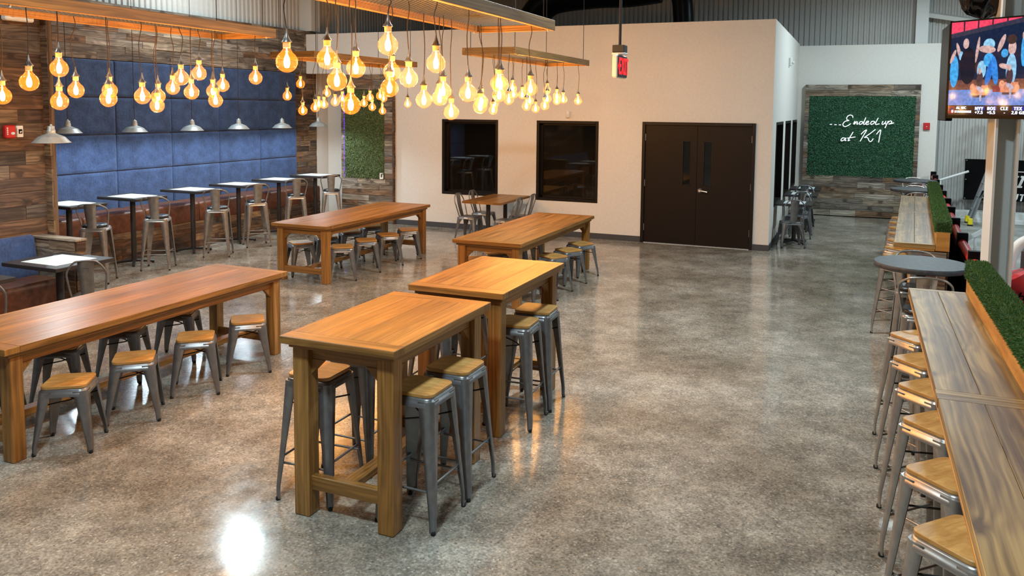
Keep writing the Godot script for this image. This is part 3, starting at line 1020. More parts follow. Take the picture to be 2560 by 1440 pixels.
func splat(parent: Node, y0: float, y1: float, z0: float, z1: float, w0: float, w1: float, m: Material) -> void:
	var s := st(true)
	var rings := []
	for i in 6:
		var t := i / 5.0
		var y := lerpf(y0, y1, t)
		var z := lerpf(z0, z1, t) - 0.012 * sin(t * PI)
		var w := lerpf(w0, w1, t) * 0.5
		rings.append([Vector3(w, y, z + 0.004), Vector3(w * 0.3, y, z - 0.006), Vector3(-w * 0.3, y, z - 0.006), Vector3(-w, y, z + 0.004), Vector3(-w, y, z + 0.009), Vector3(-w * 0.3, y, z), Vector3(w * 0.3, y, z), Vector3(w, y, z + 0.009)])
	loft(s, rings)
	put("back_splat", s, m, parent)
	s = st()
	var ym := lerpf(y0, y1, 0.83)
	var zm := lerpf(z0, z1, 0.83) - 0.012 * sin(0.83 * PI) - 0.0075
	for e in [[Vector3(0, ym, zm), Vector3(w1 * 0.36, 0.005, 0.006)]]:
		box(s, e[0], e[1])
	for e in [-1.0, 1.0]:
		tube(s, [Vector3(e * w0 * 0.14, lerpf(y0, y1, 0.1), lerpf(z0, z1, 0.1) - 0.009), Vector3(e * w1 * 0.17, ym, zm)], 0.0025, 4)
	put("pressed_rib", s, m, parent)

func make_bar_chair(m: Material) -> Node3D:
	# faces -z; back at +z
	var t := thing("bar_chair", "steel bar chair", "bar chair")
	var y := 0.755
	var half := 0.155
	seat_pan(t, y, half, 0.05, m)
	var s := st(true)
	loft(s, [rounded_square(half - 0.012, half - 0.012, 0.09, y), rounded_square(half - 0.004, half - 0.004, 0.095, y + 0.014), rounded_square(half - 0.010, half - 0.010, 0.09, y + 0.032), rounded_square(half - 0.05, half - 0.05, 0.06, y + 0.042)], true, true)
	put("seat_cushion", s, M.cushion, t)
	var fr := 0.212
	for sx in [-1.0, 1.0]:
		for sz in [-1.0, 1.0]:
			tolix_leg(t, sx, sz, Vector3(sx * (half + 0.008), y - 0.02, sz * (half + 0.008)), Vector3(sx * fr, 0.012, sz * fr), 0.092, 0.030, m)
	for k in [[0.27, false], [0.235, true]]:
		var a: float = lerpf(fr, half, k[0] / y) - 0.015
		for sgn in [-1.0, 1.0]:
			s = st(true)
			if k[1]:
				tube(s, [Vector3(-a, k[0], sgn * a), Vector3(a, k[0], sgn * a)], 0.0075, 6)
			else:
				tube(s, [Vector3(sgn * a, k[0], -a), Vector3(sgn * a, k[0], a)], 0.0075, 6)
			put("foot_rail", s, m, t)
	s = st(true)
	tube(s, smooth_path([Vector3(-0.155, y - 0.01, 0.02), Vector3(-0.185, y + 0.14, 0.07), Vector3(-0.195, y + 0.24, 0.12), Vector3(-0.14, y + 0.305, 0.19), Vector3(-0.06, y + 0.325, 0.21), Vector3(0.06, y + 0.325, 0.21), Vector3(0.14, y + 0.305, 0.19), Vector3(0.195, y + 0.24, 0.12), Vector3(0.185, y + 0.14, 0.07), Vector3(0.155, y - 0.01, 0.02)], 5), 0.0095, 8)
	put("back_hoop", s, m, t)
	flip_splat(t, y - 0.01, y + 0.325, 0.15, 0.212, 0.115, 0.155, m)
	return t

func flip_splat(t: Node, y0: float, y1: float, z0: float, z1: float, w0: float, w1: float, m: Material) -> void:
	# built facing -z, then turned so that its outer face looks to +z
	var h := Node3D.new()
	splat(h, y0, y1, -z0, -z1, w0, w1, m)
	for c in h.get_children():
		h.remove_child(c)
		c.rotation.y = PI
		t.add_child(c, true)
	h.free()

func make_chair(m: Material) -> Node3D:
	var t := thing("metal_chair", "steel chair", "chair")
	var y := 0.45
	var half := 0.165
	seat_pan(t, y, half, 0.045, m)
	for sx in [-1.0, 1.0]:
		for sz in [-1.0, 1.0]:
			tolix_leg(t, sx, sz, Vector3(sx * (half + 0.008), y - 0.012, sz * (half + 0.008)), Vector3(sx * 0.215, 0.012, sz * 0.215), 0.075, 0.030, m, 0.07)
	var s := st(true)
	tube(s, smooth_path([Vector3(-0.15, y - 0.01, 0.13), Vector3(-0.175, y + 0.17, 0.18), Vector3(-0.175, y + 0.28, 0.215), Vector3(-0.11, y + 0.375, 0.24), Vector3(-0.05, y + 0.395, 0.246), Vector3(0.05, y + 0.395, 0.246), Vector3(0.11, y + 0.375, 0.24), Vector3(0.175, y + 0.28, 0.215), Vector3(0.175, y + 0.17, 0.18), Vector3(0.15, y - 0.01, 0.13)], 5), 0.010, 8)
	put("back_hoop", s, m, t)
	flip_splat(t, y - 0.01, y + 0.395, 0.155, 0.246, 0.115, 0.15, m)
	return t

func build_tables_and_stools() -> void:
	M.ply_tri = mat(Color(1, 1, 1), 0.40, 0.0, T.ply, Vector3(1.7, 1.7, 2.6), 1)
	var lg := "long communal tables"
	farm_table("long low wooden communal table nearest the camera on the left", Vector2(-5.97, -6.37), Vector2(-5.07, -3.50), 0.80, 5, 0.10, lg)
	farm_table("long low wooden communal table in front of the blue bench wall", Vector2(-7.42, -11.84), Vector2(-6.50, -8.98), 0.80, 5, 0.10, lg)
	farm_table("long low wooden communal table in front of the dark windows", Vector2(-4.54, -11.70), Vector2(-3.63, -8.82), 0.80, 5, 0.10, lg)
	farm_table("tall wooden table nearest the camera in the centre", Vector2(-3.03, -4.98), Vector2(-2.265, -3.72), 1.085, 4, 0.105, "tall tables")
	farm_table("tall wooden table standing just behind the nearest tall table", Vector2(-3.06, -6.53), Vector2(-2.285, -5.23), 1.085, 4, 0.105, "tall tables")
	var low := make_stool(false, M.steel)
	var rows := [
		[[Vector2(-5.055, -3.95), Vector2(-5.086, -4.54), Vector2(-5.09, -5.18), Vector2(-5.076, -5.80)], "%s low stool from the near end, aisle side of the near left table", 0.70],
		[[Vector2(-5.9, -3.95), Vector2(-5.89, -4.54), Vector2(-5.88, -5.15), Vector2(-5.89, -5.79)], "%s low stool from the near end, booth side of the near left table", 0.62],
		[[Vector2(-6.587, -9.46), Vector2(-6.595, -10.07), Vector2(-6.585, -10.65), Vector2(-6.587, -11.26)], "%s low stool from the near end, aisle side of the table before the bench", 0.72],
		[[Vector2(-7.31, -9.48), Vector2(-7.31, -10.09), Vector2(-7.28, -10.67), Vector2(-7.31, -11.31)], "%s low stool from the near end, bench side of the table before the bench", 0.84],
		[[Vector2(-3.66, -9.45), Vector2(-3.665, -10.03), Vector2(-3.645, -10.57), Vector2(-3.657, -11.15)], "%s low stool from the near end, door side of the table before the windows", 0.85],
		[[Vector2(-4.48, -9.42), Vector2(-4.48, -9.98), Vector2(-4.46, -10.55), Vector2(-4.45, -11.1)], "%s low stool from the near end, left side of the table before the windows", 0.7]]
	for r in rows:
		for i in r[0].size():
			var p: Vector2 = r[0][i]
			copy_of(low, Vector3(p.x, 0, p.y), r[2] + rng.randf_range(-0.12, 0.12), r[1] % ORD[i], "low stools at the communal tables")
	var high := make_stool(true, M.steel)
	var hs := [
		[Vector2(-2.305, -4.085), "tall wood-seated stool at the near end of the nearest tall table, aisle side"],
		[Vector2(-2.30, -4.52), "tall wood-seated stool at the far end of the nearest tall table, aisle side"],
		[Vector2(-3.01, -4.075), "tall wood-seated stool at the near end of the nearest tall table, left side"],
		[Vector2(-3.02, -4.55), "tall stool mostly hidden under the nearest tall table, left side"],
		[Vector2(-2.365, -5.665), "tall wood-seated stool at the near end of the second tall table, aisle side"],
		[Vector2(-2.37, -6.10), "tall wood-seated stool at the far end of the second tall table, aisle side"],
		[Vector2(-3.06, -5.70), "tall steel stool seen between the two tall tables, left side of the second one"],
		[Vector2(-3.06, -6.14), "tall stool at the far end of the second tall table, left side"]]
	for h in hs:
		copy_of(high, Vector3(h[0].x, 0, h[0].y), rng.randf_range(-0.06, 0.06), h[1], "tall stools at the tall tables")
	var bar := make_stool(true, M.steel_light)
	var nb := [Vector2(0.45, -2.88), Vector2(0.44, -3.44), Vector2(0.44, -4.04), Vector2(0.455, -4.70), Vector2(0.455, -5.29), Vector2(0.445, -5.87), Vector2(0.445, -6.49)]
	for i in nb.size():
		if i == 0:
			continue
		copy_of(bar, Vector3(nb[i].x, 0, nb[i].y), 0.78 + rng.randf_range(-0.06, 0.06), "%s tall stool with pale wooden seat from the camera along the near bar" % ORD[i - 1], "stools at the near bar")
	var fb := [Vector2(0.455, -9.55), Vector2(0.475, -10.13), Vector2(0.51, -10.73), Vector2(0.55, -11.36), Vector2(0.58, -11.99), Vector2(0.605, -12.58), Vector2(0.625, -13.17), Vector2(0.67, -13.76)]
	for i in fb.size():
		copy_of(bar, Vector3(fb[i].x, 0, fb[i].y), 0.78 + rng.randf_range(-0.06, 0.06), "%s tall stool with pale wooden seat from the near end of the far bar" % ORD[i], "stools at the far bar")

func pedestal_table(called: String, top: float, size: Vector2, inlay: Vector2, m_top: Material) -> Node3D:
	var t := thing(called, "pedestal table", "table")
	var s := st()
	box(s, Vector3(0, top - 0.02, 0), Vector3(size.x, 0.04, size.y), 0, Vector2.ZERO, 0.004)
	put("table_top", s, m_top, t)
	if inlay.x > 0.0:
		s = st()
		box(s, Vector3(0, top + 0.001, 0), Vector3(inlay.x, 0.004, inlay.y), 0, Vector2.ZERO, 0.0015)
		var w := put("white_inlay", s, M.inlay, t)
		w.set_meta("label", "white square inset in the dark top")
	pedestal(t, top - 0.04, 0.28)
	return t

func pedestal(t: Node, h: float, reach: float, at := Vector3.ZERO) -> void:
	var s := st(true)
	lathe(s, [Vector2(0.038, 0.035), Vector2(0.038, h - 0.01)], at, 14, true, true)
	put("pole", s, M.black_top, t)
	s = st()
	box(s, at + Vector3(0, h - 0.008, 0), Vector3(0.30, 0.016, 0.06))
	box(s, at + Vector3(0, h - 0.008, 0), Vector3(0.06, 0.016, 0.30))
	put("mounting_plate", s, M.black_top, t)
	for k in 4:
		var a := PI / 4 + PI / 2 * k
		var d := Vector3(cos(a), 0, sin(a))
		s = st()
		tube(s, [at + Vector3(0, 0.055, 0), at + d * (reach * 0.5) + Vector3(0, 0.045, 0), at + d * reach + Vector3(0, 0.028, 0)], 0.022, 4)
		put("base_foot", s, M.black_top, t)
		s = st(true)
		lathe(s, [Vector2(0.018, 0.0), Vector2(0.018, 0.03)], at + d * (reach - 0.02), 8, true, true)
		put("foot_glide", s, M.rubber, t)

func build_blue_bench() -> void:
	# upholstered wall panels
	var cols := [-7.24, -8.37, -9.50, -10.64, -11.77, -12.89, -14.02]
	var rows := [0.70, 1.345, 1.93, 2.51, 3.09]
	var up := thing("upholstered_wall", "blue denim upholstered wall of large square panels behind the brown bench", "wall panel", Vector3(-10.958, 0, 0))
	for i in 6:
		for k in 4:
			var s := st(true)
			var hz: float = (cols[i] - cols[i + 1]) * 0.5 - 0.002
			var hy: float = (rows[k + 1] - rows[k]) * 0.5 - 0.002
			var rings := []
			for q in [[0.0, 0.0], [0.055, 0.0], [0.075, 0.006], [0.085, 0.02], [0.089, 0.05]]:
				var ring := []
				for p in rounded_square(hy - q[1], hz - q[1], 0.012, 0.0, 2):
					ring.append(Vector3(q[0], p.x, p.z))
				ring.reverse()
				rings.append(ring)
			loft(s, rings, false, true)
			var panel := put("upholstered_panel", s, M.denim, up)
			panel.position = Vector3(0, (rows[k] + rows[k + 1]) * 0.5, (cols[i] + cols[i + 1]) * 0.5)
	# bench with plank base and brown cushions
	var b := thing("long_bench", "long bar-height bench with brown leather seat on a barn wood base", "bench", Vector3(0, 0, 0))
	var s := st()
	box(s, Vector3(-10.635, 0.225, -10.63), Vector3(0.63, 0.45, 6.76))
	put("base_box", s, M.backing, b)
	planks(b, Vector3(-10.32, 0.0, -7.25), Vector3(0, 0, -1), Vector3(1, 0, 0), 6.76, 0.45, 0.112, M.barn, 0.4, 1.3)
	for i in 6:
		var s2 := st(true)
		var hz: float = (cols[i] - cols[i + 1]) * 0.5 - 0.003
		loft(s2, [rounded_square(0.285, hz, 0.03, 0.452), rounded_square(0.29, hz, 0.03, 0.47), rounded_square(0.29, hz, 0.03, 0.72), rounded_square(0.28, hz - 0.008, 0.03, 0.75), rounded_square(0.255, hz - 0.03, 0.03, 0.762)])
		var cu := put("seat_cushion", s2, M.leather, b)
		cu.position = Vector3(-10.58, 0, (cols[i] + cols[i + 1]) * 0.5)
	# bar-height tables with white squares, and the bar chairs before them
	var proto := pedestal_table("pub_table", 1.03, Vector2(0.80, 0.58), Vector2(0.54, 0.44), M.black_top)
	var zs := [-7.95, -9.03, -10.23, -11.31, -12.40, -13.52]
	for i in 6:
		copy_of(proto, Vector3(-10.05, 0, zs[i]), 0.0, "%s dark bar-height table with white square from the left along the bench" % ORD[i], "pub tables along the bench")
	var chair := make_bar_chair(M.steel_light)
	var cs := [[-9.46, -7.88, 0.57], [-9.44, -8.92, 0.57], [-9.43, -10.13, 0.58], [-9.50, -11.12, 0.88], [-9.55, -12.26, 0.75], [-9.47, -13.25, 0.6]]
	for i in 6:
		copy_of(chair, Vector3(cs[i][0], 0, cs[i][1]), cs[i][2], "%s hoop-backed bar chair with black cushion from the left along the bench" % ORD[i], "bar chairs along the bench")
	# bar chairs at the round tables
	var rc := [[0.53, -7.40, 0.0, "steel bar chair with black cushion on the near side of the nearest round table"], [0.52, -8.34, PI, "steel bar chair with black cushion on the far side of the nearest round table"],
		[0.86, -14.95, 0.2, "steel bar chair on the near side of the middle round table beyond the far bar"], [0.92, -15.9, PI, "steel bar chair on the far side of the middle round table beyond the far bar"],
		[0.96, -16.95, 0.2, "steel bar chair on the near side of the farthest round table"], [1.0, -17.9, PI, "steel bar chair on the far side of the farthest round table"]]
	for c in rc:
		copy_of(chair, Vector3(c[0], 0, c[1]), c[2], c[3], "bar chairs at the round tables")
	var rt := thing("round_table", "round table", "table")
	s = st(true)
	lathe(s, [Vector2(0.375, 1.045), Vector2(0.38, 1.05), Vector2(0.38, 1.085), Vector2(0.376, 1.09)], Vector3.ZERO, 48, true, true)
	put("table_top", s, M.grey_top, rt)
	pedestal(rt, 1.045, 0.28)
	copy_of(rt, Vector3(0.53, 0, -7.87), 0.0, "round charcoal bar table between the two turf-topped bars", "round bar tables")
	copy_of(rt, Vector3(0.88, 0, -15.42), 0.4, "round charcoal bar table just beyond the far turf-topped bar", "round bar tables")
	copy_of(rt, Vector3(0.99, 0, -17.42), 0.2, "round charcoal bar table farthest away, by the sign wall", "round bar tables")

func build_booth() -> void:
	var b := thing("booth_bench", "low booth bench with blue denim back and brown leather seat at left edge", "bench", Vector3(0, 0, 0))
	var s := st(true)
	loft(s, [rounded_square(0.27, 1.95, 0.03, 0.10), rounded_square(0.275, 1.95, 0.03, 0.40), rounded_square(0.27, 1.945, 0.03, 0.455), rounded_square(0.25, 1.92, 0.03, 0.472)])
	var c := put("seat_cushion", s, M.leather, b)
	c.position = Vector3(-8.415, 0, -4.375)
	s = st()
	box(s, Vector3(-8.46, 0.05, -4.375), Vector3(0.48, 0.1, 3.9))
	put("plinth", s, M.black_top, b)
	s = st(true)
	var rings := []
	for z in [-2.43, -6.325]:
		rings.append([Vector3(-8.695, 0.40, z), Vector3(-8.52, 0.40, z), Vector3(-8.525, 0.55, z), Vector3(-8.565, 0.88, z), Vector3(-8.59, 0.915, z), Vector3(-8.63, 0.925, z), Vector3(-8.66, 0.915, z), Vector3(-8.695, 0.88, z)])
	for r in rings:
		r.reverse()
	loft(s, rings)
	put("back_cushion", s, M.denim, b)
	var w := thing("booth_end_wall", "low barn wood end wall closing the booth bench", "partition", Vector3(0, 0, 0))
	s = st()
	box(s, Vector3(-8.30, 0.44, -6.42), Vector3(0.66, 0.88, 0.08))
	put("core", s, M.backing, w)
	planks(w, Vector3(-8.63, 0.0, -6.38), Vector3(1, 0, 0), Vector3(0, 0, 1), 0.66, 0.88, 0.11, M.barn_grey, 0.25, 0.5)
	planks(w, Vector3(-7.97, 0.0, -6.36), Vector3(0, 0, -1), Vector3(1, 0, 0), 0.12, 0.88, 0.11, M.barn, 0.5, 0.9)
	wood_part("cap_board", w, Vector3(-8.29, 0.893, -6.415), Vector3(0.72, 0.025, 0.15), 0, M.barn_grey[2], 0.003)
	var proto := pedestal_table("booth_table", 0.77, Vector2(0.80, 0.70), Vector2(0.52, 0.48), M.black_top)
	copy_of(proto, Vector3(-7.68, 0, -5.94), 0.0, "dark low pedestal table with white square top at the booth", "booth tables")
	copy_of(proto, Vector3(-7.69, 0, -4.83), 0.0, "dark low pedestal table at the left edge of the photo", "booth tables")
	var ch := make_chair(M.steel)
	copy_of(ch, Vector3(-7.22, 0, -5.93), 0.72, "steel hoop-back chair at the booth table with white square top", "metal chairs")
	copy_of(ch, Vector3(-7.22, 0, -4.86), 0.75, "steel hoop-back chair cut off by the left edge of the photo", "metal chairs")
	var wt := [[-6.45, -13.22, -PI / 2, "steel hoop-back chair, near left one at the square table under the window"], [-6.47, -13.85, -PI / 2, "steel hoop-back chair, far left one at the square table under the window"],
		[-5.66, -13.08, PI / 2, "steel hoop-back chair, near right one at the square table under the window"], [-5.66, -13.72, PI / 2, "steel hoop-back chair, far right one at the square table under the window"]]
	for q in wt:
		copy_of(ch, Vector3(q[0], 0, q[1]), q[2], q[3], "metal chairs")
	var sd := [[-1.07, -15.14, 0.3, "nearest steel hoop-back chair of the row along the side windows"], [-1.04, -16.02, PI - 0.3, "second nearest steel hoop-back chair of the row along the side windows"],
		[-1.05, -16.80, 0.3, "third steel hoop-back chair of the row along the side windows"], [-1.04, -17.76, PI - 0.08, "fourth steel hoop-back chair of the row along the side windows"], [-1.05, -18.22, 0.05, "farthest steel hoop-back chair of the row along the side windows"]]
	for q in sd:
		copy_of(ch, Vector3(q[0], 0, q[1]), q[2], q[3], "metal chairs")

func build_window_table() -> void:
	var t := thing("square_wood_table", "wooden-topped table on two black pedestals under the left window", "table", Vector3(-6.05, 0, -13.53))
	for i in 5:
		wood_part("plank", t, Vector3(-0.375 + (i + 0.5) * 0.15, 0.74, 0), Vector3(0.1488, 0.04, 1.36), 2, [M.table_b, M.table, M.table_b][rng.randi() % 3], 0.0015)
	for z in [-0.38, 0.38]:
		pedestal(t, 0.72, 0.24, Vector3(0, 0, z))

func build_side_tables() -> void:
	var proto := pedestal_table("side_table", 0.74, Vector2(0.62, 0.66), Vector2(0.36, 0.48), M.black_top)
	var zs := [-15.56, -17.28, -18.66]
	var w := ["nearest", "middle", "farthest"]
	for i in 3:
		copy_of(proto, Vector3(-1.05, 0, zs[i]), 0.0, "small dark pedestal table with white square, %s of three by the side windows" % w[i], "side tables")

# ---------------------------------------------------------------- turf-topped bars
func turf(parent: Node, lo: Vector3, hi: Vector3, count: int) -> void:
	var s := st()
	var h := 0.018
	tri(s, Vector3(-0.0017, 0, 0), Vector3(0.0017, 0, 0), Vector3(0.0004, h, 0.003))
	var mesh := done(s)
	var mm := MultiMesh.new()
	mm.transform_format = MultiMesh.TRANSFORM_3D
	mm.use_colors = true
	mm.mesh = mesh
	mm.instance_count = count
	var size := hi - lo
	var a_top := size.x * size.z
	var a_side := size.y * size.z
	var a_end := size.x * size.y
	var total := a_top + 2 * a_side + 2 * a_end
	for i in count:
		var r := rng.randf() * total
		var p := lo + Vector3(rng.randf() * size.x, rng.randf() * size.y, rng.randf() * size.z)
		var n := Vector3.UP
		if r < a_top:
			p.y = hi.y
		elif r < a_top + a_side:
			p.x = lo.x
			n = Vector3.LEFT
		elif r < a_top + 2 * a_side:
			p.x = hi.x
			n = Vector3.RIGHT
		elif r < a_top + 2 * a_side + a_end:
			p.z = lo.z
			n = Vector3.FORWARD
		else:
			p.z = hi.z
			n = Vector3.BACK
		var d := (n + Vector3(rng.randf_range(-0.7, 0.7), rng.randf_range(-0.5, 0.7), rng.randf_range(-0.7, 0.7))).normalized()
		var side := d.cross(Vector3(rng.randf() - 0.5, rng.randf() - 0.5, rng.randf() - 0.5)).normalized()
		var k := rng.randf_range(0.6, 1.2)
		mm.set_instance_transform(i, Transform3D(Basis(side * 1.5, d * k, side.cross(d)), p))
		var g := rng.randf()
		var col := Color(0.022, 0.075, 0.010).lerp(Color(0.065, 0.16, 0.022), g)
		if rng.randf() < 0.05:
			col = Color(0.17, 0.18, 0.05)
		mm.set_instance_color(i, col)
	var o := MultiMeshInstance3D.new()
	o.multimesh = mm
	o.material_override = M.leaf
	o.name = "grass_blades"
	o.set_meta("kind", "stuff")
	parent.add_child(o, true)
	s = st()
	box(s, (lo + hi) * 0.5, hi - lo, 0, Vector2.ZERO, 0.012)
	put("turf_box", s, M.turf, parent)

func bar_counter(called: String, label: String, at: Vector3, turn: float, length: float, seams: Array, blades: int) -> void:
	# local: x to the right (0 is the guests' edge), -z away from the near end at z = 0
	var t := thing(called, label, "bar counter", at, turn, "turf-topped bars")
	var z0 := 0.0
	var k := 0
	for sm in seams + [length]:
		var l: float = sm - z0
		for i in 2:
			wood_part("top_board", t, Vector3(0.005 + 0.1875 * (i + 0.5), 1.068, -(z0 + l * 0.5)), Vector3(0.186, 0.045, l - 0.14), 2, M.bar, 0.002)
		for e in [z0 + 0.035, sm - 0.035]:
			wood_part("breadboard_end", t, Vector3(0.19, 1.068, -e), Vector3(0.375, 0.045, 0.068), 0, M.bar, 0.002)
		z0 = sm
		k += 1
	wood_part("top_support", t, Vector3(0.19, 1.035, -length * 0.5), Vector3(0.37, 0.022, length - 0.004), 2, M.planter)
	for z in [0.045, 2.98 if length > 5.2 else 2.68, length - 0.05]:
		var e := Node3D.new()
		e.name = "end_support"
		t.add_child(e, true)
		var s := st()
		var x0 := 0.36 if z > 1.0 else 0.14
		box(s, Vector3((x0 + 0.48) * 0.5, 0.511, -z), Vector3(0.48 - x0, 1.02, 0.03))
		put("core", s, M.barn[4], e)
		planks(e, Vector3(x0, 0.0, -z + 0.015), Vector3(1, 0, 0), Vector3(0, 0, 1), 0.48 - x0, 1.02, 0.17, M.barn_grey, 0.5, 0.9)
	wood_part("planter_board", t, Vector3(0.441, 1.125, -length * 0.5), Vector3(0.122, 0.19, length), 2, M.planter, 0.003)
	wood_part("back_panel", t, Vector3(0.492, 0.515, -length * 0.5), Vector3(0.018, 1.02, length - 0.02), 2, M.barn[4], 0.002)
	turf(t, Vector3(0.374, 1.21, -length + 0.01), Vector3(0.504, 1.325, -0.01), blades)

func build_bars() -> void:
	bar_counter("near_bar", "near wooden bar with green turf-topped planter along its back, right edge", Vector3(0.37, 0, -1.4), 0.0, 5.3, [2.8], 60000)
	bar_counter("far_bar", "far wooden bar with green turf-topped planter beyond the round table", Vector3(0.343, 0, -9.0), -0.053, 5.1, [2.9], 34000)

# ---------------------------------------------------------------- track side at the right
func build_track_side() -> void:
	# fence of black posts with a red tube rail
	var f := thing("track_fence", "black track fence with square posts and a red tube rail", "fence")
	var posts := [Vector2(1.025, -7.55), Vector2(1.03, -8.7), Vector2(1.055, -9.98), Vector2(1.113, -11.35), Vector2(1.18, -12.66), Vector2(1.24, -13.88), Vector2(1.288, -15.19), Vector2(1.333, -16.4), Vector2(1.376, -17.65), Vector2(1.448, -18.9), Vector2(1.487, -19.95)]
	for p in posts:
		var s := st()
		box(s, Vector3(p.x, 0.55, p.y), Vector3(0.105, 1.1, 0.09), 0, Vector2.ZERO, 0.004)
		put("post", s, M.black, f)
	for i in posts.size() - 1:
		var a: Vector2 = posts[i]
		var b: Vector2 = posts[i + 1]
		var s := st(true)
		tube(s, [Vector3(a.x, 0.985, a.y), Vector3(b.x, 0.985, b.y)], 0.045, 12)
		put("red_rail", s, M.rail_red, f)
		s = st()
		var d := Vector3(b.x - a.x, 0, b.y - a.y)
		var bs := Basis(Vector3.UP, atan2(-d.z, d.x))
		box(s, Vector3((a.x + b.x) * 0.5 - 0.03, 0.46, (a.y + b.y) * 0.5), Vector3(d.length() - 0.1, 0.9, 0.02), 0, Vector2.ZERO, 0.0, bs)
		put("lower_panel", s, M.black, f)
	# steel column behind the near planter
	var c := thing("steel_column", "white steel H-section column behind the near turf planter, carrying the screen", "column", Vector3(0.977, 0, -7.06))
	for x in [-0.07, 0.07]:
		var s := st()
		box(s, Vector3(x, 3.8, 0), Vector3(0.016, 7.6, 0.41))
		put("flange", s, M.white_steel, c)
	var s := st()
	box(s, Vector3(0, 3.8, 0.03), Vector3(0.126, 7.6, 0.014))
	put("web", s, M.white_steel, c)
	# hanging black wrapped speaker
	var b := thing("wrapped_speaker", "glossy black plastic-wrapped speaker hanging above the screen", "speaker", Vector3(0.82, 3.10, -7.2))
	s = st(true)
	var rings := []
	for i in 11:
		var t := i / 10.0
		var ring := []
		for k in 28:
			var a := TAU * k / 28
			var r := 0.20 * sqrt(1.0 - pow(1.0 - minf(t * 1.5, 1.0), 2.2)) * (1.0 - 0.10 * t)
			r += 0.010 * sin(a * 5.0 + t * 4.0) * t + 0.007 * sin(a * 9.0 - t * 9.0)
			ring.append(Vector3(cos(a) * maxf(r, 0.001), t * 0.42, -sin(a) * maxf(r, 0.001)))
		rings.append(ring)
	loft(s, rings, true, true)
	put("plastic_wrap", s, M.black_gloss, b)
	s = st()
	tube(s, [Vector3(0, 0.4, 0), Vector3(0, 4.48, 0)], 0.012, 6)
	put("hanger_rod", s, M.dark_metal, b)
	build_screen()
	# banner on the far wall
	var bn := thing("black_banner", "black banner with white italic letters on the far ribbed wall", "banner", Vector3(3.6, 0.92, -20.5))
	s = st()
	box(s, Vector3.ZERO, Vector3(2.92, 0.90, 0.012))
	put("banner_sheet", s, M.black, bn)
	text_part("banner_text", "CI", 0.26, bn, Vector3(-0.49, -0.02, 0.010), M.white, 0.35)
	text_part("banner_text", "OUT", 0.15, bn, Vector3(-0.50, -0.36, 0.010), M.white, 0.2)
	s = st()
	box(s, Vector3(-0.30, 0.20, 0.010), Vector3(0.42, 0.018, 0.004))
	put("white_rule", s, M.white, bn)
	for x in [-1.43, -0.5, 0.5, 1.43]:
		for y in [-0.42, 0.0, 0.42]:
			if y == 0.0 and absf(x) < 1.0:
				continue
			s = st()
			box(s, Vector3(x, y, -0.14), Vector3(0.02, 0.02, 0.30))
			put("grommet", s, M.alu, bn)
	# step ladder
	var ld := thing("step_ladder", "aluminium step ladder with yellow feet standing before the black banner", "ladder", Vector3(0, 0, 0))
	var apex := Vector3(3.0, 2.55, -19.9)
	for z in [-0.22, 0.22]:
		for fx in [2.2, 3.85]:
			var foot := Vector3(fx, 0.05, -19.85 + z * 1.15)
			var top := apex + Vector3(0.06 if fx > 3.0 else -0.06, 0, z * 0.6)
			s = st()
			tube(s, [foot, top], 0.034, 4)
			put("rail", s, M.alu, ld)
			s = st()
			box(s, foot + Vector3(0, 0.03, 0), Vector3(0.09, 0.16, 0.07), 0, Vector2.ZERO, 0.012)
			put("yellow_foot", s, M.yellow, ld)
			s = st()
			box(s, foot + Vector3(0, -0.035, 0), Vector3(0.10, 0.03, 0.08))
			put("rubber_pad", s, M.rubber, ld)
	for i in 8:
		var t := (i + 1) / 9.0
		var l := Vector3(2.2, 0.05, -19.85).lerp(apex, t)
		var hw := lerpf(0.25, 0.13, t)
		s = st()
		box(s, l, Vector3(0.09, 0.025, hw * 2))
		put("step", s, M.alu, ld)
	for sp in [[0.25, 0.17], [0.36, 0.12]]:
		var at := Vector3(2.2, 0.05, -19.597).lerp(apex + Vector3(-0.06, 0, 0.132), sp[0])
		s = st()
		box(s, at + Vector3(0, 0, 0.03), Vector3(0.035, sp[1], 0.006), 0, Vector2.ZERO, 0.0, Basis(Vector3(0, 0, 1), -0.31))
		put("warning_label", s, M.black, ld)
	s = st()
	box(s, Vector3(2.2, 0.05, -19.6).lerp(apex, 0.43) + Vector3(-0.03, 0, 0), Vector3(0.05, 0.24, 0.06), 0, Vector2.ZERO, 0.0, Basis(Vector3(0, 0, 1), -0.31))
	put("red_brace", s, M.red, ld)
	s = st()
	box(s, apex + Vector3(0, 0.02, 0), Vector3(0.24, 0.06, 0.36), 0, Vector2.ZERO, 0.015)
	put("top_cap", s, M.red, ld)
	# white ramp railings
	var r1 := thing("ramp_railing", "white sloping handrail against the far ribbed wall", "railing")
	s = st(true)
	tube(s, [Vector3(1.60, 0.875, -20.3), Vector3(2.2, 1.11, -20.3)], 0.026, 10)
	put("handrail", s, M.white, r1)
	for x in [1.66]:
		s = st(true)
		tube(s, [Vector3(x, 0.0, -20.3), Vector3(x, 0.875 + (x - 1.6) * 0.39, -20.3)], 0.018, 8)
		put("post", s, M.white, r1)
	var r2 := thing("ramp_railing", "white sloping handrail with balusters just beyond the red rail", "railing")
	s = st()
	box(s, Vector3(1.45, 0.95, -11.5), Vector3(0.62, 0.045, 0.05), 0, Vector2.ZERO, 0.0, Basis(Vector3(0, 0, 1), 0.60))
	put("handrail", s, M.white, r2)
	for x in [1.24, 1.36, 1.52, 1.66]:
		s = st()
		var y: float = 0.95 + (x - 1.45) * 0.684
		box(s, Vector3(x, y * 0.5, -11.5), Vector3(0.03, y, 0.03))
		put("baluster", s, M.white, r2)
	var st1 := thing("low_platform", "pale low platform on the track floor below the banner", "platform", Vector3(2.6, 0, -18.6))
	s = st()
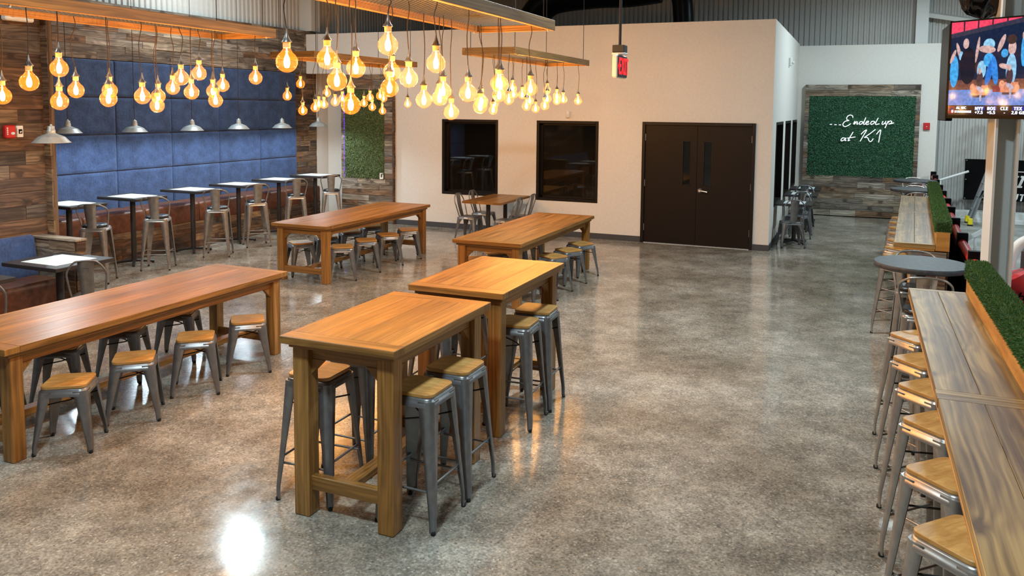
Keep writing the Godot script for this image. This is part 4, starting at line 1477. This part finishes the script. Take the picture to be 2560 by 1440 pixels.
	box(s, Vector3(0.4, 0.12, -1.78), Vector3(2.3, 0.24, 0.3), 0, Vector2.ZERO, 0.01)
	put("upper_step", s, M.white_steel, st1)
	s = st()
	box(s, Vector3(0.4, 0.05, -1.60), Vector3(2.3, 0.1, 0.06), 0, Vector2.ZERO, 0.01)
	put("lower_step", s, M.white_steel, st1)
	# red and white padded barrier at the right edge
	var kb := thing("padded_barrier", "bulging red and white padded barrier at the right edge behind the column", "barrier")
	s = st(true)
	tube(s, smooth_path([Vector3(1.251, 1.035, -8.300), Vector3(1.271, 1.137, -8.300), Vector3(1.311, 1.226, -8.300), Vector3(1.372, 1.280, -8.300), Vector3(1.458, 1.300, -8.300), Vector3(1.563, 1.279, -8.300)]), 0.048, 12)
	put("white_tube", s, M.white, kb)
	s = st(true)
	tube(s, smooth_path([Vector3(1.254, 0.966, -8.250), Vector3(1.301, 0.884, -8.250), Vector3(1.379, 0.764, -8.250), Vector3(1.502, 0.599, -8.250), Vector3(1.629, 0.437, -8.250)]), 0.165, 18)
	put("red_pad", s, M.red, kb)
	s = st()
	box(s, Vector3(1.68, 0.60, -8.42), Vector3(0.64, 1.2, 0.10), 0, Vector2.ZERO, 0.03)
	put("grey_panel", s, M.base, kb)
	s = st()
	box(s, Vector3(1.62, 0.20, -8.30), Vector3(0.60, 0.40, 0.36), 0, Vector2.ZERO, 0.03)
	put("foot_block", s, M.red, kb)
	text_part("marker_writing", "d Her", 0.07, kb, Vector3(1.332, 0.828, -8.060), M.black, 0.3)

func text_part(called: String, what: String, height: float, parent: Node, at: Vector3, m: Material, slant := 0.0) -> MeshInstance3D:
	var tm := TextMesh.new()
	var f := SystemFont.new()
	f.font_names = PackedStringArray(["Droid Sans"])
	f.font_weight = 700
	tm.font = f
	tm.text = what
	tm.font_size = 64
	tm.pixel_size = height / 46.0
	tm.depth = 0.004
	tm.curve_step = 1.0
	var o := MeshInstance3D.new()
	o.mesh = tm
	o.name = called
	o.material_override = m
	o.transform = Transform3D(Basis(Vector3(1, 0, 0), Vector3(slant, 1, 0), Vector3(0, 0, 1)), at)
	parent.add_child(o, true)
	return o

func blob(d: PackedByteArray, w: int, h: int, cx: float, cy: float, rx: float, ry: float, c: Color, ang := 0.0) -> void:
	var r := int(maxf(rx, ry)) + 2
	for y in range(maxi(0, int(cy) - r), mini(h, int(cy) + r)):
		for x in range(maxi(0, int(cx) - r), mini(w, int(cx) + r)):
			var dx := x - cx
			var dy := y - cy
			var px := (dx * cos(ang) + dy * sin(ang)) / rx
			var py := (-dx * sin(ang) + dy * cos(ang)) / ry
			if px * px + py * py < 1.0:
				var o := (y * w + x) * 3
				d[o] = int(c.r * 255)
				d[o + 1] = int(c.g * 255)
				d[o + 2] = int(c.b * 255)

func patch(d: PackedByteArray, w: int, x0: int, y0: int, x1: int, y1: int, c: Color) -> void:
	for y in range(y0, y1):
		for x in range(x0, x1):
			var o := (y * w + x) * 3
			d[o] = int(c.r * 255)
			d[o + 1] = int(c.g * 255)
			d[o + 2] = int(c.b * 255)

func build_screen() -> void:
	var t := thing("television", "wall screen on the white column showing a studio talk show with score ticker", "television", Vector3(1.083, 2.714, -6.565), deg_to_rad(-36.06))
	var w := 890
	var h := 360
	var d := PackedByteArray()
	d.resize(w * h * 3)
	# the broadcast picture: crowd mural above, studio floor and armchairs below
	patch(d, w, 0, 0, w, 250, Color8(24, 38, 66))
	patch(d, w, 0, 224, w, 262, Color8(120, 74, 66))
	patch(d, w, 0, 262, w, 322, Color8(84, 136, 214))
	patch(d, w, 0, 322, w, h, Color8(8, 8, 22))
	var skin := Color8(214, 176, 170)
	var cy := Color8(70, 170, 236)
	var pale := Color8(150, 206, 240)
	blob(d, w, h, 26, 190, 24, 62, cy)
	blob(d, w, h, 16, 132, 9, 30, skin, 0.5)
	blob(d, w, h, 46, 110, 9, 34, skin, -0.4)
	blob(d, w, h, 60, 130, 12, 18, pale)
	blob(d, w, h, 84, 84, 16, 20, skin)
	blob(d, w, h, 100, 170, 44, 70, Color8(16, 26, 44))
	blob(d, w, h, 146, 110, 8, 50, skin, 0.15)
	blob(d, w, h, 152, 178, 16, 22, Color8(70, 46, 44))
	blob(d, w, h, 172, 186, 24, 34, pale)
	blob(d, w, h, 205, 92, 30, 22, pale)
	blob(d, w, h, 196, 110, 44, 14, skin, 0.1)
	blob(d, w, h, 208, 150, 28, 26, cy)
	blob(d, w, h, 214, 196, 16, 52, Color8(40, 120, 214), 0.3)
	blob(d, w, h, 240, 190, 16, 56, Color8(52, 138, 226), -0.2)
	blob(d, w, h, 268, 90, 12, 36, skin, 0.5)
	blob(d, w, h, 286, 128, 18, 16, cy)
	blob(d, w, h, 322, 108, 20, 28, skin)
	blob(d, w, h, 318, 78, 24, 18, Color8(74, 52, 50))
	blob(d, w, h, 322, 190, 26, 60, pale)
	blob(d, w, h, 286, 176, 26, 10, skin, 0.2)
	for i in 16:
		blob(d, w, h, 380 + i * 32, 120 + (i % 3) * 18, 15, 60, [cy, pale, Color8(40, 120, 214)][i % 3])
		blob(d, w, h, 380 + i * 32, 66 + (i % 3) * 16, 12, 16, skin)
	patch(d, w, 236, 250, 316, 272, Color8(132, 48, 62))
	# red film strip
	for y in 66:
		for x in w:
			var edge := 44 - int(x * 0.115)
			var o := (y * w + x) * 3
			if y < edge and x < 390:
				var gap := (x % 74) > 66
				d[o] = 60 if gap else 255
				d[o + 1] = 34 if gap else 74
				d[o + 2] = 50 if gap else 106
			elif y < edge + 17:
				d[o] = 58; d[o + 1] = 56; d[o + 2] = 76
	# armchairs and sitters
	for a in [[168.0, 272.0], [318.0, 262.0], [470.0, 270.0], [640.0, 266.0]]:
		patch(d, w, int(a[0] - 44), int(a[1] - 26), int(a[0] + 44), int(a[1] + 12), Color8(222, 140, 112))
		blob(d, w, h, a[0] - 38, a[1] - 18, 14, 16, Color8(236, 158, 128))
		blob(d, w, h, a[0] + 38, a[1] - 6, 12, 13, Color8(236, 158, 128))
		patch(d, w, int(a[0] - 34), int(a[1] + 12), int(a[0] + 32), int(a[1] + 20), Color8(30, 40, 66))
		blob(d, w, h, a[0] - 2, a[1] - 48, 17, 30, Color8(80, 58, 66))
		blob(d, w, h, a[0] - 4, a[1] - 80, 9, 12, skin)
		blob(d, w, h, a[0] + 2, a[1] - 12, 22, 9, Color8(186, 176, 196), 0.4)
		blob(d, w, h, a[0] + 6, a[1] + 14, 6, 22, Color8(186, 176, 196))
	patch(d, w, 4, 326, 40, 354, Color8(150, 20, 34))
	blob(d, w, h, 24, 336, 12, 6, Color8(30, 30, 90), -0.3)
	blob(d, w, h, 28, 345, 7, 7, Color8(230, 230, 238))
	for a in [[150, 200], [214, 262], [340, 406]]:
		patch(d, w, a[0], 326, a[1], 341, Color8(24, 40, 150))
	var grain := noise(0.045, 77, 4)
	for y in 322:
		for x2 in w:
			var o := (y * w + x2) * 3
			var k := 1.0 + 0.22 * grain.get_noise_2d(x2, y * 1.2)
			for c in 3:
				d[o + c] = clampi(int(d[o + c] * k), 0, 255)
	var im := Image.create_from_data(w, h, false, Image.FORMAT_RGB8, d)
	im.resize(w / 2, h / 2, Image.INTERPOLATE_BILINEAR)
	im.resize(w, h, Image.INTERPOLATE_CUBIC)
	var tex := ImageTexture.create_from_image(im)
	var m := mat(Color8(8, 8, 8), 0.06)
	m.emission_enabled = true
	m.emission_texture = tex
	m.emission = Color.WHITE
	m.emission_operator = BaseMaterial3D.EMISSION_OP_MULTIPLY
	m.emission_energy_multiplier = 0.75
	var hw := 0.62
	var hh := 0.349
	var s := st()
	box(s, Vector3(0, 0, -0.035), Vector3(1.246, 0.712, 0.05), 0, Vector2.ZERO, 0.006)
	box(s, Vector3(0, -0.05, -0.08), Vector3(0.8, 0.45, 0.05), 0, Vector2.ZERO, 0.01)
	put("housing", s, M.black, t)
	s = st()
	quad(s, Vector3(-hw + 0.006, -hh + 0.012, 0.0), Vector3(hw - 0.006, -hh + 0.012, 0.0), Vector3(hw - 0.006, hh - 0.006, 0.0), Vector3(-hw + 0.006, hh - 0.006, 0.0), Vector2(0, 1), Vector2(1, 1), Vector2(1, 0), Vector2(0, 0))
	put("screen", s, m, t)
	s = st()
	box(s, Vector3(0, -hh - 0.001, -0.004), Vector3(1.246, 0.022, 0.014))
	box(s, Vector3(0, hh - 0.001, -0.004), Vector3(1.246, 0.010, 0.014))
	for x in [-hw + 0.002, hw - 0.002]:
		box(s, Vector3(x, 0, -0.004), Vector3(0.012, 0.712, 0.014))
	put("bezel", s, M.black, t)
	var sx := (2 * hw - 0.024) / w
	var words := [["AL WC", 78, 331, 0.018], ["STANDINGS", 88, 346, 0.016], ["NYY", 174, 333, 0.023], ["+7.5", 174, 348, 0.022], ["BOS", 238, 333, 0.023], ["+5.5", 238, 348, 0.022], ["CLE", 304, 333, 0.023], ["-", 306, 348, 0.022], ["TEX", 372, 333, 0.023], ["2.0 GB", 374, 348, 0.022]]
	var wm := glow(Color(0.92, 0.94, 1.0), 0.95)
	for q in words:
		var y: float = hh - 0.006 - (q[2] - 0.0) * (2 * hh - 0.018) / h
		text_part("ticker_text", q[0], q[3], t, Vector3(-hw + 0.006 + q[1] * sx, y - q[3] * 0.1, 0.003), wm)
	s = st()
	box(s, Vector3(-0.05, 0, -0.16), Vector3(0.12, 0.2, 0.14))
	put("wall_bracket", s, M.dark_metal, t)
	var l := AreaLight3D.new()
	l.name = "screen_glow"
	l.area_size = Vector2(1.2, 0.67)
	l.light_color = Color(0.62, 0.72, 1.0)
	l.light_energy = 0.25
	l.shadow_enabled = true
	l.rotation = Vector3(0, PI, 0)
	l.position = Vector3(0, 0, 0.02)
	t.add_child(l)
	var t2 := thing("television", "edge of a second dark screen behind the lit one", "television", Vector3(0.606, 2.70, -7.334), -1.551)
	s = st()
	box(s, Vector3.ZERO, Vector3(0.522, 0.74, 0.05), 0, Vector2.ZERO, 0.006)
	put("housing", s, M.black, t2)
	s = st()
	box(s, Vector3(-0.05, 0, -0.035), Vector3(0.3, 0.3, 0.03), 0, Vector2.ZERO, 0.01)
	put("back_cover", s, M.black, t2)
	s = st()
	tube(s, [Vector3(0.02, 0, -0.04), Vector3(0.02, 0, -0.30)], 0.02, 6)
	put("wall_bracket", s, M.dark_metal, t2)

# ---------------------------------------------------------------- bulb frames
func build_frames_and_bulbs() -> void:
	var fr := [
		["F1", Vector2(-5.87, -6.40), Vector2(-5.19, -3.62), "wooden frame with wire mesh hanging over the near left communal table", "under the frame over the near left table"],
		["F2", Vector2(-3.12, -6.54), Vector2(-2.40, -3.72), "wooden frame with wire mesh hanging over the two tall tables", "under the frame over the two tall tables"],
		["F3", Vector2(-7.45, -11.80), Vector2(-6.72, -9.05), "wooden frame with wire mesh hanging before the blue wall's far end", "under the far left frame before the blue wall"],
		["F4", Vector2(-4.58, -12.05), Vector2(-3.86, -9.15), "wooden frame with wire mesh hanging before the white wall and windows", "under the far right frame before the white wall"]]
	var proto := make_bulb()
	for f in fr:
		var lo: Vector2 = f[1]
		var hi: Vector2 = f[2]
		var c := (lo + hi) * 0.5
		var w := hi.x - lo.x
		var l := hi.y - lo.y
		var t := thing("light_frame", f[3], "light frame", Vector3(c.x, 3.05, c.y), 0.0, "bulb frames")
		for sgn in [-1.0, 1.0]:
			wood_part("side_board", t, Vector3(sgn * (w - 0.04) * 0.5, 0.043, 0), Vector3(0.04, 0.086, l), 2, M.frame_wood, 0.003)
			wood_part("end_board", t, Vector3(0, 0.043, sgn * (l - 0.04) * 0.5), Vector3(w - 0.081, 0.086, 0.04), 0, M.frame_wood, 0.003)
		# wire mesh: two sets of crossing wires
		var s := st()
		var step := 0.042
		var n := int((w + l) / step)
		for i in n:
			for dirn in [-1.0, 1.0]:
				var k := -(w + l) * 0.5 + i * step
				# line x*dirn + z = k inside the rectangle
				var x0 := -w * 0.5 + 0.02
				var x1 := w * 0.5 - 0.02
				var zz0: float = k - dirn * x0
				var zz1: float = k - dirn * x1
				var a := Vector3(x0, 0.05, zz0)
				var b := Vector3(x1, 0.05, zz1)
				var zl := l * 0.5 - 0.02
				var d := b - a
				var t0 := 0.0
				var t1 := 1.0
				var ta := (-zl - a.z) / d.z
				var tb := (zl - a.z) / d.z
				t0 = maxf(t0, minf(ta, tb))
				t1 = minf(t1, maxf(ta, tb))
				if t1 - t0 > 0.02:
					var p := a + d * t0
					var q := a + d * t1
					var side := d.cross(Vector3.UP).normalized() * 0.0022
					var up := Vector3(0, 0.003, 0)
					quad(s, p - side, q - side, q + up, p + up)
					quad(s, p + up, q + up, q + side, p + side)
					quad(s, p + side, q + side, q - side, p - side)
		var mesh := put("wire_mesh", s, M.wire, t)
		mesh.set_meta("kind", "stuff")
		for sx in [-1.0, 1.0]:
			for z in [-l * 0.5 + 0.12, l * 0.5 - 0.12]:
				s = st()
				tube(s, [Vector3(sx * (w * 0.5 - 0.06), 0.0, z), Vector3(sx * (w * 0.5 - 0.06), 4.55, z)], 0.0045, 5)
				put("threaded_rod", s, M.dark_metal, t)
				s = st()
				lathe(s, [Vector2(0.008, -0.016), Vector2(0.008, 0.0)], Vector3(sx * (w * 0.5 - 0.02), 0, z), 6, true, true)
				put("bolt", s, M.zinc, t)
		for z in [-0.6, 0.6]:
			s = st()
			box(s, Vector3(0.0, 0.075, z), Vector3(0.12, 0.045, 0.12), 0, Vector2.ZERO, 0.006)
			put("junction_box", s, M.black, t)
		var pos: Array = BULBS[f[0]].duplicate()
		pos.sort_custom(func(p, q): return p.x / -p.z < q.x / -q.z)
		for i in pos.size():
			var p: Vector3 = pos[i]
			var b := copy_of(proto, p, rng.randf() * TAU, "%s glowing globe bulb from the left %s" % [ORD[i], f[4]], "globe bulbs " + f[4])
			for old in b.get_children():
				if String(old.name).begins_with("cord"):
					b.remove_child(old)
					old.free()
			var s2 := st()
			var top := 3.096 - p.y
			var j := Vector3(rng.randf_range(-0.02, 0.02), 0, rng.randf_range(-0.02, 0.02))
			var inv := Basis(Vector3.UP, -b.rotation.y)
			tube(s2, smooth_path([Vector3(0, 0.185, 0), Vector3(0, 0.23, 0) + inv * j * 0.4, Vector3(0, lerpf(0.19, top, 0.5), 0) + inv * j, Vector3(0, lerpf(0.19, top, 0.8), 0) - inv * j * 0.4, Vector3(0, top, 0)], 3), 0.0034, 5)
			put("cord", s2, M.cord, b)

func make_bulb() -> Node3D:
	var t := thing("globe_bulb", "glowing bulb", "light bulb")
	var s := st(true)
	var prof := [Vector2(0.0, -0.0625)]
	for i in range(1, 12):
		var a := -PI / 2 + 2.55 * i / 11.0
		prof.append(Vector2(cos(a) * 0.0625, sin(a) * 0.0625))
	prof.append(Vector2(0.024, 0.068))
	prof.append(Vector2(0.019, 0.080))
	prof.append(Vector2(0.018, 0.092))
	lathe(s, prof, Vector3.ZERO, 20)
	put("glass_globe", s, M.bulb_glass, t)
	s = st(true)
	lathe(s, [Vector2(0.0, -0.036), Vector2(0.010, -0.034), Vector2(0.0165, -0.02), Vector2(0.0175, 0.0), Vector2(0.014, 0.022), Vector2(0.007, 0.038), Vector2(0.003, 0.055), Vector2(0.003, 0.075), Vector2(0.0, 0.076)], Vector3.ZERO, 10)
	put("filament", s, M.filament, t)
	s = st(true)
	lathe(s, [Vector2(0.020, 0.078), Vector2(0.0215, 0.082), Vector2(0.0215, 0.108), Vector2(0.024, 0.112)], Vector3.ZERO, 16, true, true)
	put("socket_collar", s, M.collar, t)
	s = st(true)
	lathe(s, [Vector2(0.031, 0.110), Vector2(0.030, 0.115), Vector2(0.020, 0.128), Vector2(0.012, 0.145), Vector2(0.007, 0.165), Vector2(0.004, 0.188)], Vector3.ZERO, 16, true, true)
	put("socket_horn", s, M.horn, t)
	var l := OmniLight3D.new()
	l.name = "bulb_glow"
	l.light_color = AMBER
	l.light_energy = 0.175
	l.light_size = 0.02
	l.omni_range = 40.0
	l.omni_attenuation = 2.0
	l.shadow_enabled = true
	t.add_child(l)
	return t

func build_pendants() -> void:
	var t := thing("pendant_lamp", "pendant", "pendant lamp")
	var s := st(true)
	s.set_smooth_group(1)
	lathe(s, [Vector2(0.178, 0.0), Vector2(0.184, 0.002), Vector2(0.184, 0.006), Vector2(0.176, 0.009)], Vector3.ZERO, 32)
	s.set_smooth_group(2)
	lathe(s, [Vector2(0.176, 0.009), Vector2(0.152, 0.034), Vector2(0.126, 0.062)], Vector3.ZERO, 32)
	s.set_smooth_group(3)
	lathe(s, [Vector2(0.126, 0.062), Vector2(0.090, 0.078), Vector2(0.058, 0.090), Vector2(0.040, 0.100)], Vector3.ZERO, 32)
	s.set_smooth_group(4)
	lathe(s, [Vector2(0.034, 0.100), Vector2(0.086, 0.074), Vector2(0.121, 0.059), Vector2(0.170, 0.007), Vector2(0.178, 0.0)], Vector3.ZERO, 32)
	put("shade", s, M.zinc, t)
	s = st(true)
	lathe(s, [Vector2(0.040, 0.098), Vector2(0.041, 0.104), Vector2(0.040, 0.134), Vector2(0.034, 0.138), Vector2(0.034, 0.166), Vector2(0.030, 0.172), Vector2(0.012, 0.176), Vector2(0.010, 0.192)], Vector3.ZERO, 16, true, true)
	put("socket_neck", s, M.zinc, t)
	s = st(true)
	lathe(s, [Vector2(0.0, 0.018), Vector2(0.022, 0.026), Vector2(0.032, 0.045), Vector2(0.028, 0.066), Vector2(0.016, 0.086), Vector2(0.014, 0.098)], Vector3.ZERO, 16)
	put("lamp_bulb", s, M.pendant_bulb, t)
	s = st()
	tube(s, [Vector3(0, 0.19, 0), Vector3(0, 5.6, 0)], 0.0045, 5)
	put("cord", s, M.cord, t)
	var l := OmniLight3D.new()
	l.name = "pendant_glow"
	l.light_color = Color(0.90, 0.97, 1.0)
	l.light_energy = 0.80
	l.light_size = 0.03
	l.omni_range = 40.0
	l.omni_attenuation = 2.0
	l.shadow_enabled = true
	l.position = Vector3(0, 0.055, 0)
	t.add_child(l)
	var at := [Vector3(-7.7, 2.0, -5.92), Vector3(-10.05, 2.0, -7.98), Vector3(-10.05, 1.99, -9.11), Vector3(-10.05, 1.985, -10.26), Vector3(-10.05, 1.99, -11.35), Vector3(-10.05, 1.985, -12.52), Vector3(-10.05, 1.995, -13.64)]
	var names := ["large galvanised pendant lamp over the booth table, nearest the camera", "galvanised pendant lamp before the blue wall, second from the left", "galvanised pendant lamp before the blue wall, third from the left", "galvanised pendant lamp before the blue wall, fourth from the left", "galvanised pendant lamp before the blue wall, fifth from the left", "galvanised pendant lamp before the blue wall, sixth from the left", "galvanised pendant lamp farthest right, before the plank strip"]
	for i in at.size():
		copy_of(t, at[i], 0.0, names[i], "galvanised pendant lamps")

# ---------------------------------------------------------------- small fittings
func build_small_fittings() -> void:
	# exit sign on a conduit, its face looking to +x
	var e := thing("exit_sign", "red EXIT sign with arrow hanging on a black conduit", "exit sign", Vector3(-1.98, 2.77, -7.05))
	var s := st()
	box(s, Vector3(0, 0, 0), Vector3(0.05, 0.20, 0.31), 0, Vector2.ZERO, 0.012)
	put("sign_case", s, M.white, e)
	s = st()
	box(s, Vector3(0.024, 0, 0), Vector3(0.008, 0.185, 0.295), 0, Vector2.ZERO, 0.003)
	put("face_plate", s, M.base, e)
	var x := text_part("exit_letters", "EXIT", 0.145, e, Vector3.ZERO, M.exit_red)
	x.transform = Transform3D(Basis(Vector3(0, 0, -1) * 0.72, Vector3(0, 1, 0), Vector3(1, 0, 0)), Vector3(0.030, 0.0, -0.025))
	s = st()
	tube(s, [Vector3(0.030, 0.03, 0.120), Vector3(0.030, 0.0, 0.143), Vector3(0.030, -0.03, 0.120)], 0.007, 5)
	put("arrow_mark", s, M.exit_red, e)
	s = st()
	box(s, Vector3(0, 0.112, 0), Vector3(0.11, 0.018, 0.13), 0, Vector2.ZERO, 0.003)
	put("canopy", s, M.white, e)
	s = st()
	box(s, Vector3(0, 0.155, 0), Vector3(0.105, 0.065, 0.115), 0, Vector2.ZERO, 0.004)
	put("junction_box", s, M.dark_metal, e)
	s = st(true)
	tube(s, [Vector3(0, 0.185, 0), Vector3(0, 4.83, 0)], 0.0125, 8)
	put("conduit", s, M.dark_metal, e)
	# fire alarm and pull plate on the near plank wall
	var a := thing("fire_alarm", "red fire alarm strobe on the near plank wall", "fire alarm", Vector3(-8.675, 2.09, -6.16))
	s = st()
	box(s, Vector3.ZERO, Vector3(0.06, 0.145, 0.12), 0, Vector2.ZERO, 0.012)
	put("case", s, M.red, a)
	s = st(true)
	lathe(s, [Vector2(0.0, -0.018), Vector2(0.02, -0.010), Vector2(0.022, 0.0), Vector2(0.02, 0.012), Vector2(0.0, 0.018)], Vector3(0.03, -0.02, -0.02), 12)
	put("strobe_lens", s, M.white, a)
	s = st()
	for i in 4:
		box(s, Vector3(0.031, 0.04 - 0.022 * i, 0.042), Vector3(0.004, 0.014, 0.014))
	put("raised_letters", s, M.white, a)
	var p := thing("control_plate", "white wall plate with black key switch beside the fire alarm", "switch", Vector3(-8.69, 2.09, -6.29))
	s = st()
	box(s, Vector3.ZERO, Vector3(0.03, 0.13, 0.075), 0, Vector2.ZERO, 0.005)
	put("plate", s, M.white, p)
	s = st()
	box(s, Vector3(0.016, 0.0, 0.0), Vector3(0.008, 0.05, 0.04))
	put("key_switch", s, M.black, p)
	s = st()
	box(s, Vector3(0.021, -0.005, 0.0), Vector3(0.006, 0.014, 0.022), 0, Vector2.ZERO, 0.0, Basis(Vector3(1, 0, 0), 0.6))
	put("switch_key", s, M.white, p)
	var em := thing("emergency_light", "white twin-head emergency light high on the near plank wall", "emergency light", Vector3(-8.655, 3.37, -6.30))
	s = st()
	box(s, Vector3.ZERO, Vector3(0.09, 0.12, 0.34), 0, Vector2.ZERO, 0.015)
	put("case", s, M.white, em)
	for z in [-0.11, 0.09]:
		s = st(true)
		var rings := []
		for q in [[0.045, 0.045], [0.045, 0.07], [0.038, 0.085], [0.03, 0.087]]:
			var ring := []
			for k in 14:
				var t := TAU * k / 14
				ring.append(Vector3(q[1], 0.02 + cos(t) * q[0], z + sin(t) * q[0]))
			rings.append(ring)
		loft(s, rings)
		put("lamp_head", s, M.white, em)
	# strobe on the side wall, red call point on the sign wall, sensor above the second window, card on the green wall
	var w := thing("wall_strobe", "white horn strobe high on the bright side wall", "alarm", Vector3(-1.35, 3.37, -17.33))
	s = st()
	box(s, Vector3.ZERO, Vector3(0.05, 0.17, 0.13), 0, Vector2.ZERO, 0.008)
	put("case", s, M.white, w)
	s = st()
	box(s, Vector3(0.045, -0.02, 0), Vector3(0.05, 0.05, 0.07), 0, Vector2.ZERO, 0.012)
	put("strobe_lens", s, M.white_steel, w)
	var r := thing("call_point", "small red alarm box with white button right of the sign wall", "fire alarm", Vector3(1.315, 2.08, -20.075))
	s = st()
	box(s, Vector3.ZERO, Vector3(0.13, 0.15, 0.05), 0, Vector2.ZERO, 0.008)
	put("case", s, M.red, r)
	s = st(true)
	lathe(s, [Vector2(0.0, -0.014), Vector2(0.014, 0.0), Vector2(0.0, 0.014)], Vector3(0, -0.01, 0.026), 10)
	put("button", s, M.white, r)
	var q := thing("motion_sensor", "small white motion sensor on the white wall above the second window", "sensor", Vector3(-5.02, 2.29, -14.425))
	s = st()
	box(s, Vector3.ZERO, Vector3(0.075, 0.13, 0.05), 0, Vector2.ZERO, 0.014)
	put("case", s, M.white, q)
	s = st()
	box(s, Vector3(0, -0.02, 0.026), Vector3(0.05, 0.05, 0.006), 0, Vector2.ZERO, 0.002)
	put("lens", s, M.white_steel, q)
	var cd := thing("small_card", "small white card standing at the foot of the left green panel", "card", Vector3(-9.02, 0.985, -14.352), 0.3)
	s = st()
	box(s, Vector3.ZERO, Vector3(0.075, 0.125, 0.004), 0, Vector2.ZERO, 0.0, Basis(Vector3(1, 0, 0), -0.12))
	put("sheet", s, M.white, cd)
	s = st()
	box(s, Vector3(0, 0.01, 0.005), Vector3(0.03, 0.07, 0.002), 0, Vector2.ZERO, 0.0, Basis(Vector3(1, 0, 0), -0.12))
	put("dark_print", s, M.base, cd)
